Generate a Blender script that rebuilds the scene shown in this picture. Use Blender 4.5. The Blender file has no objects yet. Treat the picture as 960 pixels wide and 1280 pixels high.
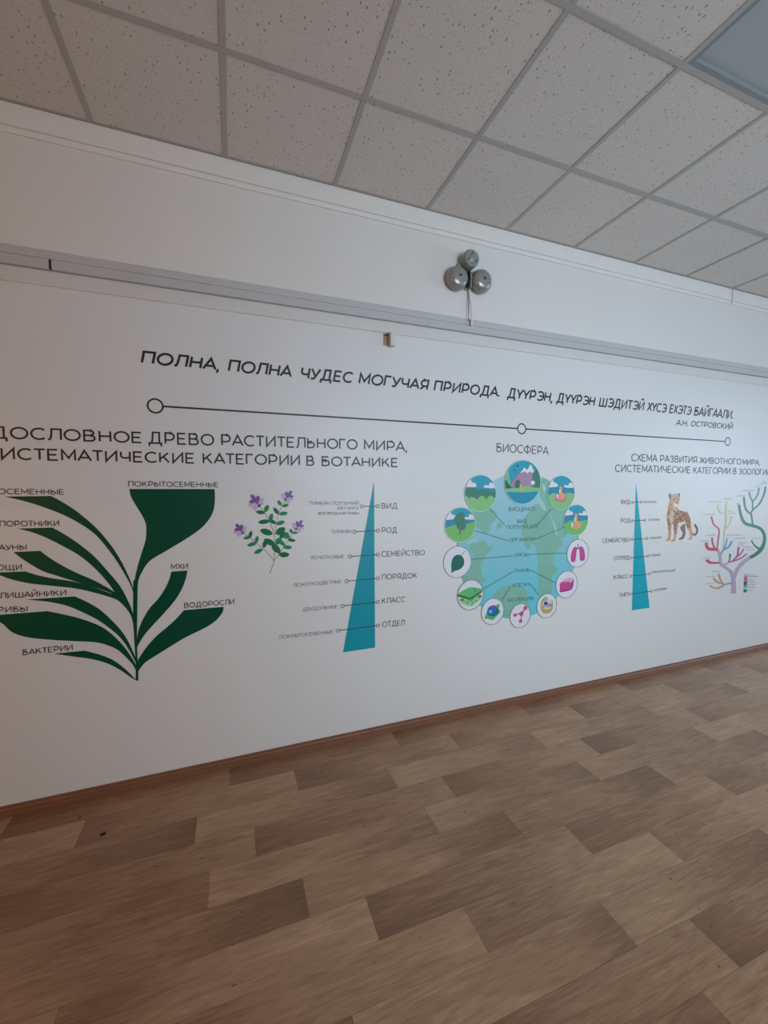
import bpy, bmesh, math, random
from mathutils import Vector, Matrix
random.seed(7)
S = bpy.context.scene
COL = S.collection
PI = math.pi

# ------------------------------------------------------------------ camera
F_PX, YAW, PITCH = 512.35, .3531, -.0612
CAM = Vector((.6009, -2.4656, 1.6302))
FW = Vector((math.sin(YAW)*math.cos(PITCH), math.cos(YAW)*math.cos(PITCH), math.sin(PITCH)))
RT = Vector((math.cos(YAW), -math.sin(YAW), 0))
UP = RT.cross(FW)
cd = bpy.data.cameras.new('camera')
cam = bpy.data.objects.new('camera', cd); COL.objects.link(cam)
cd.sensor_fit = 'HORIZONTAL'; cd.sensor_width = 36; cd.lens = F_PX*36/960
cd.clip_start = .02
cam.matrix_world = Matrix.Translation(CAM) @ Matrix((RT, UP, -FW)).transposed().to_4x4()
S.camera = cam

def wp(x, y, Y=0.0):
    """point of the photograph's pixel on the wall plane (or the parallel plane y = Y), in metres"""
    d = FW + RT*((x-480)/F_PX) - UP*((y-640)/F_PX)
    p = CAM + d*((Y-CAM.y)/d.y)
    return (p.x, p.z)

# ------------------------------------------------------------------ light
S.view_settings.view_transform = 'Standard'; S.view_settings.look = 'None'
S.view_settings.gamma = 1; S.view_settings.exposure = 0
w = bpy.data.worlds.new('world'); S.world = w; w.use_nodes = True
bg = w.node_tree.nodes['Background']; bg.inputs[0].default_value = (.55, .72, 1, 1); bg.inputs[1].default_value = .4

def area(name, loc, aim, sx, sy, power, color):
    l = bpy.data.lights.new(name, 'AREA'); l.shape = 'RECTANGLE'; l.size = sx; l.size_y = sy
    l.energy = power; l.color = color
    o = bpy.data.objects.new(name, l); COL.objects.link(o); o.location = loc
    o.rotation_euler = (Vector(aim)-Vector(loc)).to_track_quat('-Z', 'Z').to_euler()
    return o
RX0, RX1, RY, H = -2.6, 9.0, -5.2, 3.3865      # room extents
WIN = [(1.8, 3.4), (3.9, 5.5)]                  # window openings in the wall behind the camera
WZ0, WZ1 = .85, 2.75
for i, (a, b) in enumerate(WIN):
    o = area('daylight_window', ((a+b)/2, RY+.12, (WZ0+WZ1)/2), ((a+b)/2, 0, 1.7), b-a, WZ1-WZ0, (45, 14)[i], (.69, .85, .96))
    o.data.spread = math.radians(102)
area('daylight_window', (RX1-.12, -2.9, 1.9), (4.5, -2.0, 0), 2.2, 1.7, 100, (.66, .83, 1))
area('warm_fill_light', (RX0+.1, -3.0, 1.7), (1.3, 0, 2.4), 1.0, 1.9, 40, (1, .46, .15))  # added warm fill from the left

# ------------------------------------------------------------------ materials
def lin(c):
    return tuple(((v/12.92) if v <= .04045 else ((v+.055)/1.055)**2.4) for v in (k/255 for k in c))
MATS = {}
def mat(name, rgb, rough=.6, metal=0, noise=0, nscale=8, bump=0, bscale=60, spec=.5):
    """procedural material: flat colour with gentle noise variation and fine relief (rgb 0-255 sRGB albedo)"""
    if name in MATS: return MATS[name]
    m = bpy.data.materials.new(name); m.use_nodes = True
    nt = m.node_tree; b = nt.nodes['Principled BSDF']
    c = lin(rgb)
    b.inputs['Roughness'].default_value = rough; b.inputs['Metallic'].default_value = metal
    b.inputs['Specular IOR Level'].default_value = spec
    b.inputs['Base Color'].default_value = (*c, 1)
    geo = nt.nodes.new('ShaderNodeNewGeometry')
    if noise:
        n = nt.nodes.new('ShaderNodeTexNoise'); n.inputs['Scale'].default_value = nscale; n.inputs['Detail'].default_value = 5
        nt.links.new(geo.outputs['Position'], n.inputs['Vector'])
        mx = nt.nodes.new('ShaderNodeMix'); mx.data_type = 'RGBA'
        mx.inputs[6].default_value = (*[v*(1-noise) for v in c], 1); mx.inputs[7].default_value = (*[min(1, v*(1+noise)) for v in c], 1)
        nt.links.new(n.outputs[0], mx.inputs[0]); nt.links.new(mx.outputs[2], b.inputs['Base Color'])
    if bump:
        n = nt.nodes.new('ShaderNodeTexNoise'); n.inputs['Scale'].default_value = bscale; n.inputs['Detail'].default_value = 4
        nt.links.new(geo.outputs['Position'], n.inputs['Vector'])
        bp = nt.nodes.new('ShaderNodeBump'); bp.inputs['Strength'].default_value = bump; bp.inputs['Distance'].default_value = .004
        nt.links.new(n.outputs[0], bp.inputs['Height']); nt.links.new(bp.outputs[0], b.inputs['Normal'])
    MATS[name] = m
    return m

PAINT = mat('white_wall_paint', (222, 221, 220), .7, noise=.03, nscale=2, bump=.25, bscale=45)
FILM_UP = mat('mural_film_upper', (219, 221, 224), .42, noise=.02, nscale=1.5, bump=.06, bscale=25)
FILM_LO = mat('mural_film_lower', (223, 223, 223), .42, noise=.02, nscale=1.5, bump=.06, bscale=25)
MOULD = mat('moulding_paint', (228, 227, 225), .6, noise=.05, nscale=9, bump=.5, bscale=14)
DUCT = mat('duct_plastic', (190, 191, 194), .45, noise=.04, nscale=5)
DUCTW = mat('white_rail_plastic', (212, 212, 213), .5, noise=.02, nscale=5)
DARKGAP = mat('dark_gap', (40, 36, 34), .8)
RAIL = mat('ceiling_rail_paint', (176, 175, 173), .5)
WOODB = mat('skirting_wood', (128, 86, 64), .45, noise=.2, nscale=10)
BEIGE = mat('brown_side_wall', (122, 92, 68), .8)
INK = mat('print_black', (40, 36, 38), .45)
INKS = mat('print_grey_black', (58, 54, 58), .45)

# ceiling tile: mineral fibre with pin holes and short fissures
def tile_material():
    m = bpy.data.materials.new('mineral_fibre_tile'); m.use_nodes = True
    nt = m.node_tree; N = nt.nodes; L = nt.links; b = N['Principled BSDF']; b.inputs['Roughness'].default_value = .85
    tc = N.new('ShaderNodeTexCoord'); oi = N.new('ShaderNodeObjectInfo')
    ml = N.new('ShaderNodeVectorMath'); ml.operation = 'SCALE'; ml.inputs[0].default_value = (31, 17, 0)
    L.new(oi.outputs['Random'], ml.inputs['Scale'])
    ad = N.new('ShaderNodeVectorMath'); L.new(tc.outputs['Object'], ad.inputs[0]); L.new(ml.outputs[0], ad.inputs[1])
    def vor(scale, sx, sy, lo, hi, rz):
        mp = N.new('ShaderNodeMapping'); mp.inputs['Scale'].default_value = (sx, sy, 0); mp.inputs['Rotation'].default_value = (0, 0, rz)
        L.new(ad.outputs[0], mp.inputs['Vector'])
        v = N.new('ShaderNodeTexVoronoi'); v.voronoi_dimensions = '2D'; v.inputs['Scale'].default_value = scale
        L.new(mp.outputs[0], v.inputs['Vector'])
        # the hole's size varies with the cell, many cells hold none
        sp = N.new('ShaderNodeSeparateColor'); L.new(v.outputs['Color'], sp.inputs[0])
        r = N.new('ShaderNodeMapRange'); r.inputs[1].default_value = .25; r.inputs[2].default_value = 1; r.inputs[3].default_value = lo; r.inputs[4].default_value = hi
        L.new(sp.outputs[0], r.inputs[0])
        lt = N.new('ShaderNodeMath'); lt.operation = 'LESS_THAN'; L.new(v.outputs['Distance'], lt.inputs[0]); L.new(r.outputs[0], lt.inputs[1])
        return lt
    a = vor(46, 1, .62, -.12, .17, .3); c = vor(90, 1, .8, 0, .15, -.5)
    mx = N.new('ShaderNodeMath'); mx.operation = 'MAXIMUM'; L.new(a.outputs[0], mx.inputs[0]); L.new(c.outputs[0], mx.inputs[1])
    n = N.new('ShaderNodeTexNoise'); n.inputs['Scale'].default_value = 130; n.inputs['Detail'].default_value = 3; L.new(ad.outputs[0], n.inputs['Vector'])
    base = N.new('ShaderNodeMix'); base.data_type = 'RGBA'
    base.inputs[6].default_value = (*lin((205, 201, 198)), 1); base.inputs[7].default_value = (*lin((226, 223, 220)), 1)
    L.new(n.outputs[0], base.inputs[0])
    hole = N.new('ShaderNodeMix'); hole.data_type = 'RGBA'; hole.inputs[7].default_value = (*lin((156, 146, 139)), 1)
    L.new(base.outputs[2], hole.inputs[6]); L.new(mx.outputs[0], hole.inputs[0]); L.new(hole.outputs[2], b.inputs['Base Color'])
    inv = N.new('ShaderNodeMath'); inv.operation = 'SUBTRACT'; L.new(n.outputs[0], inv.inputs[0]); L.new(mx.outputs[0], inv.inputs[1])
    bp = N.new('ShaderNodeBump'); bp.inputs['Strength'].default_value = .3; bp.inputs['Distance'].default_value = .002
    L.new(inv.outputs[0], bp.inputs['Height']); L.new(bp.outputs[0], b.inputs['Normal'])
    return m
TILE = tile_material()

def plank_material():
    m = bpy.data.materials.new('printed_wood_linoleum'); m.use_nodes = True
    nt = m.node_tree; N = nt.nodes; L = nt.links; b = N['Principled BSDF']
    b.inputs['Roughness'].default_value = .42; b.inputs['Specular IOR Level'].default_value = .6
    at = N.new('ShaderNodeAttribute'); at.attribute_name = 'tone'
    sp = N.new('ShaderNodeSeparateColor'); L.new(at.outputs['Color'], sp.inputs[0])
    geo = N.new('ShaderNodeNewGeometry')
    off = N.new('ShaderNodeVectorMath'); off.operation = 'SCALE'; off.inputs[0].default_value = (7, 23, 0); L.new(sp.outputs[1], off.inputs['Scale'])
    ad = N.new('ShaderNodeVectorMath'); L.new(geo.outputs['Position'], ad.inputs[0]); L.new(off.outputs[0], ad.inputs[1])
    def noise(sx, sy, sc, det, dist=0):
        mp = N.new('ShaderNodeMapping'); mp.inputs['Scale'].default_value = (sx, sy, 1); L.new(ad.outputs[0], mp.inputs['Vector'])
        n = N.new('ShaderNodeTexNoise'); n.inputs['Scale'].default_value = sc; n.inputs['Detail'].default_value = det; n.inputs['Distortion'].default_value = dist
        L.new(mp.outputs[0], n.inputs['Vector']); return n
    g1 = noise(1, 9, 3.2, 8, 1.6); g2 = noise(1, 14, 12, 6, .3); g3 = noise(1, 1.6, 2.2, 3)
    def mth(op, a, bb):
        k = N.new('ShaderNodeMath'); k.operation = op
        for i, v in enumerate((a, bb)):
            if hasattr(v, 'outputs'): L.new(v.outputs[0], k.inputs[i])
            elif isinstance(v, (int, float)): k.inputs[i].default_value = v
            else: L.new(v, k.inputs[i])
        return k
    def band(n, amp): return mth('MULTIPLY', mth('SUBTRACT', n, .5), amp)
    t = mth('ADD', mth('ADD', sp.outputs[0], band(g1, .5)), mth('ADD', band(g2, .42), band(g3, .4)))
    cr = N.new('ShaderNodeValToRGB'); e = cr.color_ramp.elements
    e[0].position = 0; e[0].color = (*lin((96, 64, 40)), 1)
    e[1].position = 1; e[1].color = (*lin((226, 188, 154)), 1)
    k = e.new(.35); k.color = (*lin((144, 106, 76)), 1)
    k = e.new(.7); k.color = (*lin((188, 151, 118)), 1)
    L.new(t.outputs[0], cr.inputs[0])
    # dark knots and short cracks of the printed grain
    mp = N.new('ShaderNodeMapping'); mp.inputs['Scale'].default_value = (1, 2.6, 1); L.new(ad.outputs[0], mp.inputs['Vector'])
    v = N.new('ShaderNodeTexVoronoi'); v.inputs['Scale'].default_value = 5.5; v.voronoi_dimensions = '2D'; L.new(mp.outputs[0], v.inputs['Vector'])
    sc = N.new('ShaderNodeSeparateColor'); L.new(v.outputs['Color'], sc.inputs[0])
    r = N.new('ShaderNodeMapRange'); r.inputs[1].default_value = .7; r.inputs[2].default_value = 1; r.inputs[3].default_value = 0; r.inputs[4].default_value = .055; L.new(sc.outputs[0], r.inputs[0])
    lt = mth('LESS_THAN', v.outputs['Distance'], r)
    mx = N.new('ShaderNodeMix'); mx.data_type = 'RGBA'; mx.inputs[7].default_value = (*lin((70, 48, 34)), 1)
    L.new(cr.outputs[0], mx.inputs[6]); L.new(mth('MULTIPLY', lt, .7).outputs[0], mx.inputs[0]); L.new(mx.outputs[2], b.inputs['Base Color'])
    bp = N.new('ShaderNodeBump'); bp.inputs['Strength'].default_value = .12; bp.inputs['Distance'].default_value = .002
    L.new(g2.outputs[0], bp.inputs['Height']); L.new(bp.outputs[0], b.inputs['Normal'])
    rr = mth('ADD', mth('MULTIPLY', g3, .16), .24); L.new(rr.outputs[0], b.inputs['Roughness'])
    return m
PLANK = plank_material()

# ------------------------------------------------------------------ builders
def link(name, me, m, parent=None, smooth=False):
    o = bpy.data.objects.new(name, me); COL.objects.link(o)
    if m is not None and not me.materials: me.materials.append(m)
    if smooth:
        for p in me.polygons: p.use_smooth = True
    if parent is not None: o.parent = parent
    return o
def thing(name, label, cat, loc, group=None):
    o = bpy.data.objects.new(name, None); COL.objects.link(o); o.location = loc; o.empty_display_size = .1
    o['label'] = label; o['category'] = cat
    if group: o['group'] = group
    return o
ROOT = {}
def origin(o):
    v = Vector((0, 0, 0))
    while o is not None: v += Vector(o.location); o = o.parent
    return v
def fromdata(name, vs, fs, m, parent=None, smooth=False, kind=None, label=None):
    """vs in world metres; the object keeps its parent's origin"""
    o0 = origin(parent)
    me = bpy.data.meshes.new(name); me.from_pydata([tuple(Vector(v)-o0) for v in vs], [], fs); me.update()
    o = link(name, me, m, parent, smooth)
    if kind: o['kind'] = kind
    if label: o['label'] = label
    return o
class MB:
    def __init__(s): s.v = []; s.f = []
    def add(s, vs, fs):
        n = len(s.v); s.v += [tuple(v) for v in vs]; s.f += [tuple(i+n for i in f) for f in fs]
    def box(s, x0, x1, y0, y1, z0, z1):
        s.add([(x, y, z) for x in (x0, x1) for y in (y0, y1) for z in (z0, z1)],
              [(0, 1, 3, 2), (4, 6, 7, 5), (0, 4, 5, 1), (2, 3, 7, 6), (0, 2, 6, 4), (1, 5, 7, 3)])
    def lathe(s, c, prof, n=32, axis='y'):
        """profile of (radius, depth towards the room) turned about an axis along -y through c=(x,y,z)"""
        vs = []
        for r, d in prof:
            for k in range(n):
                a = 2*PI*k/n; vs.append((c[0]+r*math.cos(a), c[1]-d, c[2]+r*math.sin(a)))
        fs = [(i*n+k, i*n+(k+1) % n, (i+1)*n+(k+1) % n, (i+1)*n+k) for i in range(len(prof)-1) for k in range(n)]
        fs.append(tuple(range(n))); fs.append(tuple(range((len(prof)-1)*n, len(prof)*n)))
        s.add(vs, fs)
    def tube(s, pts, r, n=8):
        pts = [Vector(p) for p in pts]; rings = []
        for i, p in enumerate(pts):
            t = (pts[min(i+1, len(pts)-1)]-pts[max(i-1, 0)]).normalized()
            u = t.cross(Vector((0, 1, 0)) if abs(t.y) < .9 else Vector((1, 0, 0))).normalized(); v2 = t.cross(u)
            rings += [p+u*r*math.cos(2*PI*k/n)+v2*r*math.sin(2*PI*k/n) for k in range(n)]
        fs = [(i*n+k, i*n+(k+1) % n, (i+1)*n+(k+1) % n, (i+1)*n+k) for i in range(len(pts)-1) for k in range(n)]
        fs += [tuple(range(n)), tuple(range((len(pts)-1)*n, len(pts)*n))]
        s.add(rings, fs)
    def extrude(s, prof, x0, x1):
        """closed profile of (y, z) swept along x"""
        n = len(prof)
        s.add([(x0, y, z) for y, z in prof]+[(x1, y, z) for y, z in prof],
              [(k, (k+1) % n, n+(k+1) % n, n+k) for k in range(n)]+[tuple(range(n)), tuple(range(n, 2*n))])
    def build(s, name, m, parent=None, smooth=False, **kw):
        o = fromdata(name, s.v, s.f, m, parent, smooth, **kw)
        bm = bmesh.new(); bm.from_mesh(o.data); bmesh.ops.recalc_face_normals(bm, faces=bm.faces); bm.to_mesh(o.data); bm.free()
        return o
def bevel(o, wd=.002, seg=2):
    md = o.modifiers.new('bevel', 'BEVEL'); md.width = wd; md.segments = seg; md.limit_method = 'ANGLE'; return o
def struct(o): o['kind'] = 'structure'; return o

# ------------------------------------------------------------------ room shell
b = MB(); b.box(RX0-.2, RX1+.2, 0, .25, -.05, H+.25); wall_back = struct(b.build('wall_back', PAINT))
b = MB(); b.box(RX0-.2, RX0, RY, 0, -.05, H+.25); struct(b.build('wall_left', BEIGE))
b = MB(); b.box(RX1, RX1+.2, RY, -4.0, -.05, H+.25); b.box(RX1, RX1+.2, -1.8, 0, -.05, H+.25); b.box(RX1, RX1+.2, -4.0, -1.8, -.05, WZ0); b.box(RX1, RX1+.2, -4.0, -1.8, WZ1, H+.25); struct(b.build('wall_right', PAINT))
b = MB()
for q in ((-4, -3.94), (-2.93, -2.87), (-1.86, -1.8)): b.box(RX1+.1, RX1+.18, q[0], q[1], WZ0, WZ1)
for q in ((WZ0, WZ0+.06), (WZ1-.06, WZ1)): b.box(RX1+.1, RX1+.18, -3.94, -1.86, q[0], q[1])
struct(b.build('window_3', mat('white_window_frame', (232, 232, 230), .4)))
b = MB(); xs = [RX0-.2]+[v for p in WIN for v in p]+[RX1+.2]
for i in range(0, len(xs), 2): b.box(xs[i], xs[i+1], RY-.25, RY, -.05, H+.25)
for a, c in WIN: b.box(a, c, RY-.25, RY, -.05, WZ0); b.box(a, c, RY-.25, RY, WZ1, H+.25)
struct(b.build('wall_front', BEIGE))
WHITEPVC = mat('white_window_frame', (232, 232, 230), .4)
GL = bpy.data.materials.new('window_glass'); GL.use_nodes = True
_g = GL.node_tree.nodes['Principled BSDF']; _g.inputs['Transmission Weight'].default_value = 1; _g.inputs['Roughness'].default_value = .02; _g.inputs['IOR'].default_value = 1.1
for i, (a, c) in enumerate(WIN):
    b = MB(); t = .06
    b.box(a, a+t, RY-.2, RY-.12, WZ0, WZ1); b.box(c-t, c, RY-.2, RY-.12, WZ0, WZ1)
    b.box(a+t, c-t, RY-.2, RY-.12, WZ0, WZ0+t); b.box(a+t, c-t, RY-.2, RY-.12, WZ1-t, WZ1); m_ = (a+c)/2
    b.box(m_-.03, m_+.03, RY-.2, RY-.12, WZ0+t, WZ1-t)
    fr = struct(b.build('window_%d' % (i+1), WHITEPVC))
    for q0, q1 in ((a+t, m_-.03), (m_+.03, c-t)):
        b = MB(); b.box(q0, q1, RY-.165, RY-.155, WZ0+t, WZ1-t); b.build('window_pane', GL, fr)

# mural film glued on the wall; tint step at eye height paints a reflected sheen
SHEEN_Z = 1.532
b = MB(); b.box(RX0+.01, RX1-.01, -.0012, 0, SHEEN_Z+.0006, 2.572); b.build('mural_film', FILM_UP, wall_back, label='upper part of the mural film, cooler white for its sheen')
b = MB(); b.box(RX0+.01, RX1-.01, -.0012, 0, .05, SHEEN_Z-.0006); b.build('mural_film', FILM_LO, wall_back, label='lower part of the mural film, warmer white below the sheen')

# skirting with a stepped top
prof = [(0, 0), (-.015, 0), (-.015, .018), (-.011, .022), (-.012, .036), (-.008, .042), (-.008, .052), (-.003, .056), (0, .056)]
for i, (xa, xb) in enumerate(((RX0, 1.62), (1.6215, 4.1), (4.1015, RX1))):
    b = MB(); b.extrude(prof, xa, xb); o = struct(b.build('baseboard_back' if i == 0 else 'trim_%d' % i, WOODB))

# plaster moulding at the top of the wall, in lengths with a visible butt joint
prof = [(0, H-.002), (-.012, H-.002), (-.014, 3.300), (-.013, 3.287), (-.004, 3.284), (-.004, 3.281), (-.012, 3.279), (-.012, 3.262), (-.009, 3.256), (0, 3.254)]
for i, (xa, xb) in enumerate(((RX0, 2.14), (2.1405, 4.800), (4.812, RX1))):
    b = MB(); b.extrude(prof, xa, xb); struct(b.build('trim_%d' % (i+3), MOULD))
b = MB(); b.box(4.8, 4.812, -.004, 0, 3.262, H-.002); struct(b.build('trim_6', mat('joint_filler', (120, 118, 116), .8)))

# ------------------------------------------------------------------ floor
b = MB(); b.box(RX0, RX1, RY, 0, -.06, -.004); floor = struct(b.build('floor', mat('floor_backing', (112, 84, 64), .6)))
PER, RW = 1.006, .1672
# joint position of each row (mod PER) and which end of its planks is the darker one
ROWS = [(.551, 0), (.898, 0), (.402, 1), (.664, 0), (.475, 1), (.839, 1), (.056, 0), (.402, 0), (.912, 1), (.173, 0), (.984, 1), (.62, 0), (.30, 1)]
def plank_geo(x0, x1, y0, y1, dark_right, rnd, g):
    g_ = .0004; x0 += g_; x1 -= g_; y0 += g_; y1 -= g_; e = .0006
    xs = [x0, x0+(x1-x0)*.45, x1]
    hi, lo = .56+.12*(rnd-.5), .33+.16*(rnd-.5)
    tones = [hi, .5+.15*(rnd-.5), lo] if dark_right else [lo, .48+.15*(rnd-.5), hi]
    vs, tn = [], []
    for x, t in zip(xs, tones):
        for y in (y0, y1): vs.append((x, y, 0)); tn.append(t)
    for x, t in zip(xs, tones):
        for y in (y0, y1): vs.append((x, y, -.004)); tn.append(t)
    fs = [(0, 2, 3, 1), (2, 4, 5, 3), (0, 6, 8, 2), (2, 8, 10, 4), (1, 3, 9, 7), (3, 5, 11, 9), (0, 1, 7, 6), (4, 10, 11, 5)]
    return vs, fs, [(t, g, 0, 1) for t in tn]
fv, ff, ft = [], [], []
nrow = int(math.ceil(-RY/RW)); cnt = 0
for r in range(nrow):
    base, dr = ROWS[r] if r < len(ROWS) else (random.random()*PER, random.random() < .5)
    y1 = .004-RW*r; y0 = max(y1-RW, RY); y1 = min(y1, 0)
    k = math.floor((RX0-base)/PER)
    while base+k*PER < RX1:
        x0 = max(base+k*PER, RX0); x1 = min(base+(k+1)*PER, RX1); k += 1
        if x1-x0 < .02: continue
        vs, fs, tn = plank_geo(x0, x1, y0, y1, dr, random.random(), random.random())
        if r < 13 and x0 > -2.2 and x1 < 7.6:
            me = bpy.data.meshes.new('floor_plank')
            o0 = Vector((x0, y0, 0))
            me.from_pydata([tuple(Vector(v)-o0) for v in vs], [], fs)
            a = me.color_attributes.new('tone', 'FLOAT_COLOR', 'POINT')
            for i, t in enumerate(tn): a.data[i].color = t
            o = link('floor_plank', me, PLANK, floor); o.location = o0
            cnt += 1
        else:
            n = len(fv); fv += vs; ff += [tuple(i+n for i in f) for f in fs]; ft += tn
me = bpy.data.meshes.new('plank_field'); me.from_pydata(fv, [], ff)
a = me.color_attributes.new('tone', 'FLOAT_COLOR', 'POINT')
for i, t in enumerate(ft): a.data[i].color = t
o = link('plank_field', me, PLANK, floor); o['kind'] = 'stuff'
print('planks', cnt)

# ------------------------------------------------------------------ ceiling: tiles in a rail grid
b = MB(); b.box(RX0, RX1, RY, 0, H+.12, H+.2); ceiling = struct(b.build('ceiling', mat('ceiling_slab', (150, 148, 145), .9)))
CY = [0, -.5875]
while CY[-1]-.6 > RY: CY.append(CY[-1]-.6)
CY.append(RY)
CX = [RX0]; x = math.ceil(RX0/.6)*.6
while x < RX1-.01:
    if x > RX0+.02: CX.append(x)
    x += .6
CX.append(RX1)
LAMPS = {}
tiles = {}
for i in range(len(CX)-1):
    for j in range(len(CY)-1):
        xa, xb, ya, yb = CX[i], CX[i+1], CY[j+1], CY[j]
        if abs(xa-2.4) < .01 and j == 2:
            LAMPS[(xa, j)] = (xa, xb, ya, yb); continue
        sx, sy = round(xb-xa, 3), round(yb-ya, 3)
        if (sx, sy) not in tiles:
            b = MB(); b.box(-sx/2+.003, sx/2-.003, -sy/2+.003, sy/2-.003, 0, .014)
            me = bpy.data.meshes.new('ceiling_tile'); me.from_pydata(b.v, [], b.f); me.materials.append(TILE); tiles[(sx, sy)] = me
            bm = bmesh.new(); bm.from_mesh(me); bmesh.ops.recalc_face_normals(bm, faces=bm.faces); bm.to_mesh(me); bm.free()
        o = bpy.data.objects.new('ceiling_tile', tiles[(sx, sy)]); COL.objects.link(o); o.parent = ceiling
        o.location = ((xa+xb)/2, (ya+yb)/2, H+.003+random.uniform(-.0006, .0008))
def rail(x0, x1, y0, y1):
    b = MB()
    b.box(x0, x1, y0, y1, H, H+.0015)
    if x1-x0 > y1-y0: c = (y0+y1)/2; b.box(x0, x1, c-.001, c+.001, H+.0015, H+.035)
    else: c = (x0+x1)/2; b.box(c-.001, c+.001, y0, y1, H+.0015, H+.035)
    return b
for y in CY[1:-1]: rail(RX0, RX1, y-.012, y+.012).build('grid_rail', RAIL, ceiling)
for x in CX[1:-1]:
    for j in range(len(CY)-1):
        o = rail(x-.012, x+.012, CY[j+1]+(.0125 if j < len(CY)-2 else 0), CY[j]-(.0125 if j else .013)).build('grid_rail', RAIL, ceiling)
b = MB(); b.box(RX0, RX1, -.016, -.0145, H-.001, H+.03); b.box(RX0, RX1, -.024, -.0145, H-.0005, H+.001); b.build('wall_angle', RAIL, ceiling)

LGT = mat('unlit_diffuser', (170, 178, 182), .35)
LFR = mat('lamp_frame_grey', (136, 144, 147), .4)
for n, (key, (xa, xb, ya, yb)) in enumerate(LAMPS.items()):
    t = thing('ceiling_light', 'square recessed light panel, unlit, set in the tile ceiling at upper right', 'ceiling light', ((xa+xb)/2, (ya+yb)/2, H+.003))
    xa += .0125; xb -= .0125; ya += .0125; yb -= .0125
    b = MB(); f = .018
    for q in ((xa, xa+f, ya, yb), (xb-f, xb, ya, yb), (xa+f, xb-f, ya, ya+f), (xa+f, xb-f, yb-f, yb)):
        b.box(*q, H+.0005, H+.045)
    b.build('frame', LFR, t)
    b = MB(); b.box(xa+f, xb-f, ya+f, yb-f, H+.018, H+.026); b.build('diffuser', LGT, t)

# ------------------------------------------------------------------ cable duct and rail under it
t = thing('cable_duct', 'long grey plastic cable duct running along the wall above the mural', 'cable duct', (3.2, 0, 2.664))
Z0, Z1 = 2.664, 2.752
prof_top = [(-.0002, 2.712), (-.020, 2.712), (-.021, Z1-.004), (-.017, Z1), (-.0002, Z1)]
prof_bot = [(-.0002, Z0), (-.018, Z0), (-.022, Z0+.003), (-.022, 2.7095), (-.0175, 2.7105), (-.0002, 2.7105)]
for xa, xb in ((RX0, .497), (.498, 2.9), (2.901, 5.2), (5.201, RX1)):
    b = MB(); b.extrude(prof_top, xa, xb); b.build('duct_base', DUCT, t)
for xa, xb in ((RX0, -.197), (-.187, 1.8015), (1.803, 3.9), (3.901, 6.3), (6.301, RX1)):
    b = MB(); b.extrude(prof_bot, xa, xb); b.build('duct_lid', DUCT, t)
b = MB(); b.box(-.1965, -.1875, -.023, -.001, 2.667, 2.709); b.build('end_gap', DARKGAP, t, label='black gap between two lengths of lid')
t = thing('wall_rail', 'thin white strip fixed to the wall just under the grey cable duct', 'rail', (3.2, 0, 2.59))
prof = [(0, 2.596), (-.005, 2.591), (-.0075, 2.591), (-.009, 2.595), (-.009, 2.655), (-.006, 2.659), (0, 2.659)]
for xa, xb in ((RX0, .66), (.6605, 2.2), (2.2005, 4.4), (4.4005, RX1)):
    b = MB(); b.extrude(prof, xa, xb); b.build('strip', DUCTW, t)

# small box under the rail
x, z = wp(489.5, 422.5, -.03)
t = thing('junction_box', 'small white junction box with brown shadow and stain painted beside it under the wall strip', 'junction box', (x, 0, 2.50))
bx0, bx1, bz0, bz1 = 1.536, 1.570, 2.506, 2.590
b = MB(); b.box(1.506, bx0, -.006, -.0013, bz0+.01, bz1-.002); bevel(b.build('box_shadow_stain', mat('shadow_stain_brown', (168, 142, 122), .7, noise=.25, nscale=60), t, label='brown piece painting the box shadow and a stain on the wall'))  # thin brown piece: cast shadow of the box and a stain in one colour
b = MB(); b.box(bx0, bx1, -.048, -.0013, bz0, bz1); bevel(b.build('cover', DUCTW, t), .003, 3)
for dx in (.008, .02):
    b = MB(); b.lathe((bx0-dx, -.006, bz1-.014), [(.0045, 0), (.0045, .008), (.002, .010)], 10); b.build('screw', mat('dark_screw', (84, 68, 58), .5, .6), t)

# ------------------------------------------------------------------ electric school bell
GONG = mat('grey_gong_enamel', (152, 152, 152), .28, .35, noise=.1, nscale=30, bump=.1, bscale=120)
HOUS = mat('grey_green_housing', (140, 148, 142), .4, .2, noise=.12, nscale=40, bump=.2, bscale=90)
BELLD = mat('dark_bell_metal', (62, 62, 64), .5, .5)
Xl, Zl = wp(570.6, 348.4, -.03); Xr, Zr = wp(600.6, 352.4, -.03)
Xh, Zh = wp(583.5, 328.5, -.02)
bell = thing('electric_bell', 'grey electric school bell with two round gongs mounted high on the wall', 'bell', ((Xl+Xr)/2, 0, Zl-.08))
R = .077
prof = [(R-.003, 0), (R, .001), (R, .004), (R*.985, .010), (R*.96, .018), (R*.91, .028), (R*.82, .038), (R*.7, .045), (R*.5, .0505), (R*.25, .053), (.004, .054)]
for X, Z in ((Xl, Zl), (Xr, Zr)):
    b = MB(); b.lathe((X, -.028, Z), prof, 40); g = b.build('gong', GONG, bell, smooth=True)
    b = MB(); b.lathe((X, -.081, Z), [(.0085, 0), (.0085, .003), (.006, .004), (.006, .007), (.003, .008)], 12); b.build('screw', BELLD, g)
    b = MB(); b.lathe((X, -.003, Z), [(.012, 0), (.012, .03), (.008, .05)], 16); b.build('post', BELLD, g)
b = MB(); b.lathe((Xh, -.004, Zh), [(.05, 0), (.054, .002), (.056, .03), (.056, .072), (.052, .082), (.044, .086), (.042, .084), (.02, .085), (.018, .089), (.004, .089)], 36)
hs = b.build('coil_housing', HOUS, bell, smooth=True)
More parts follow.
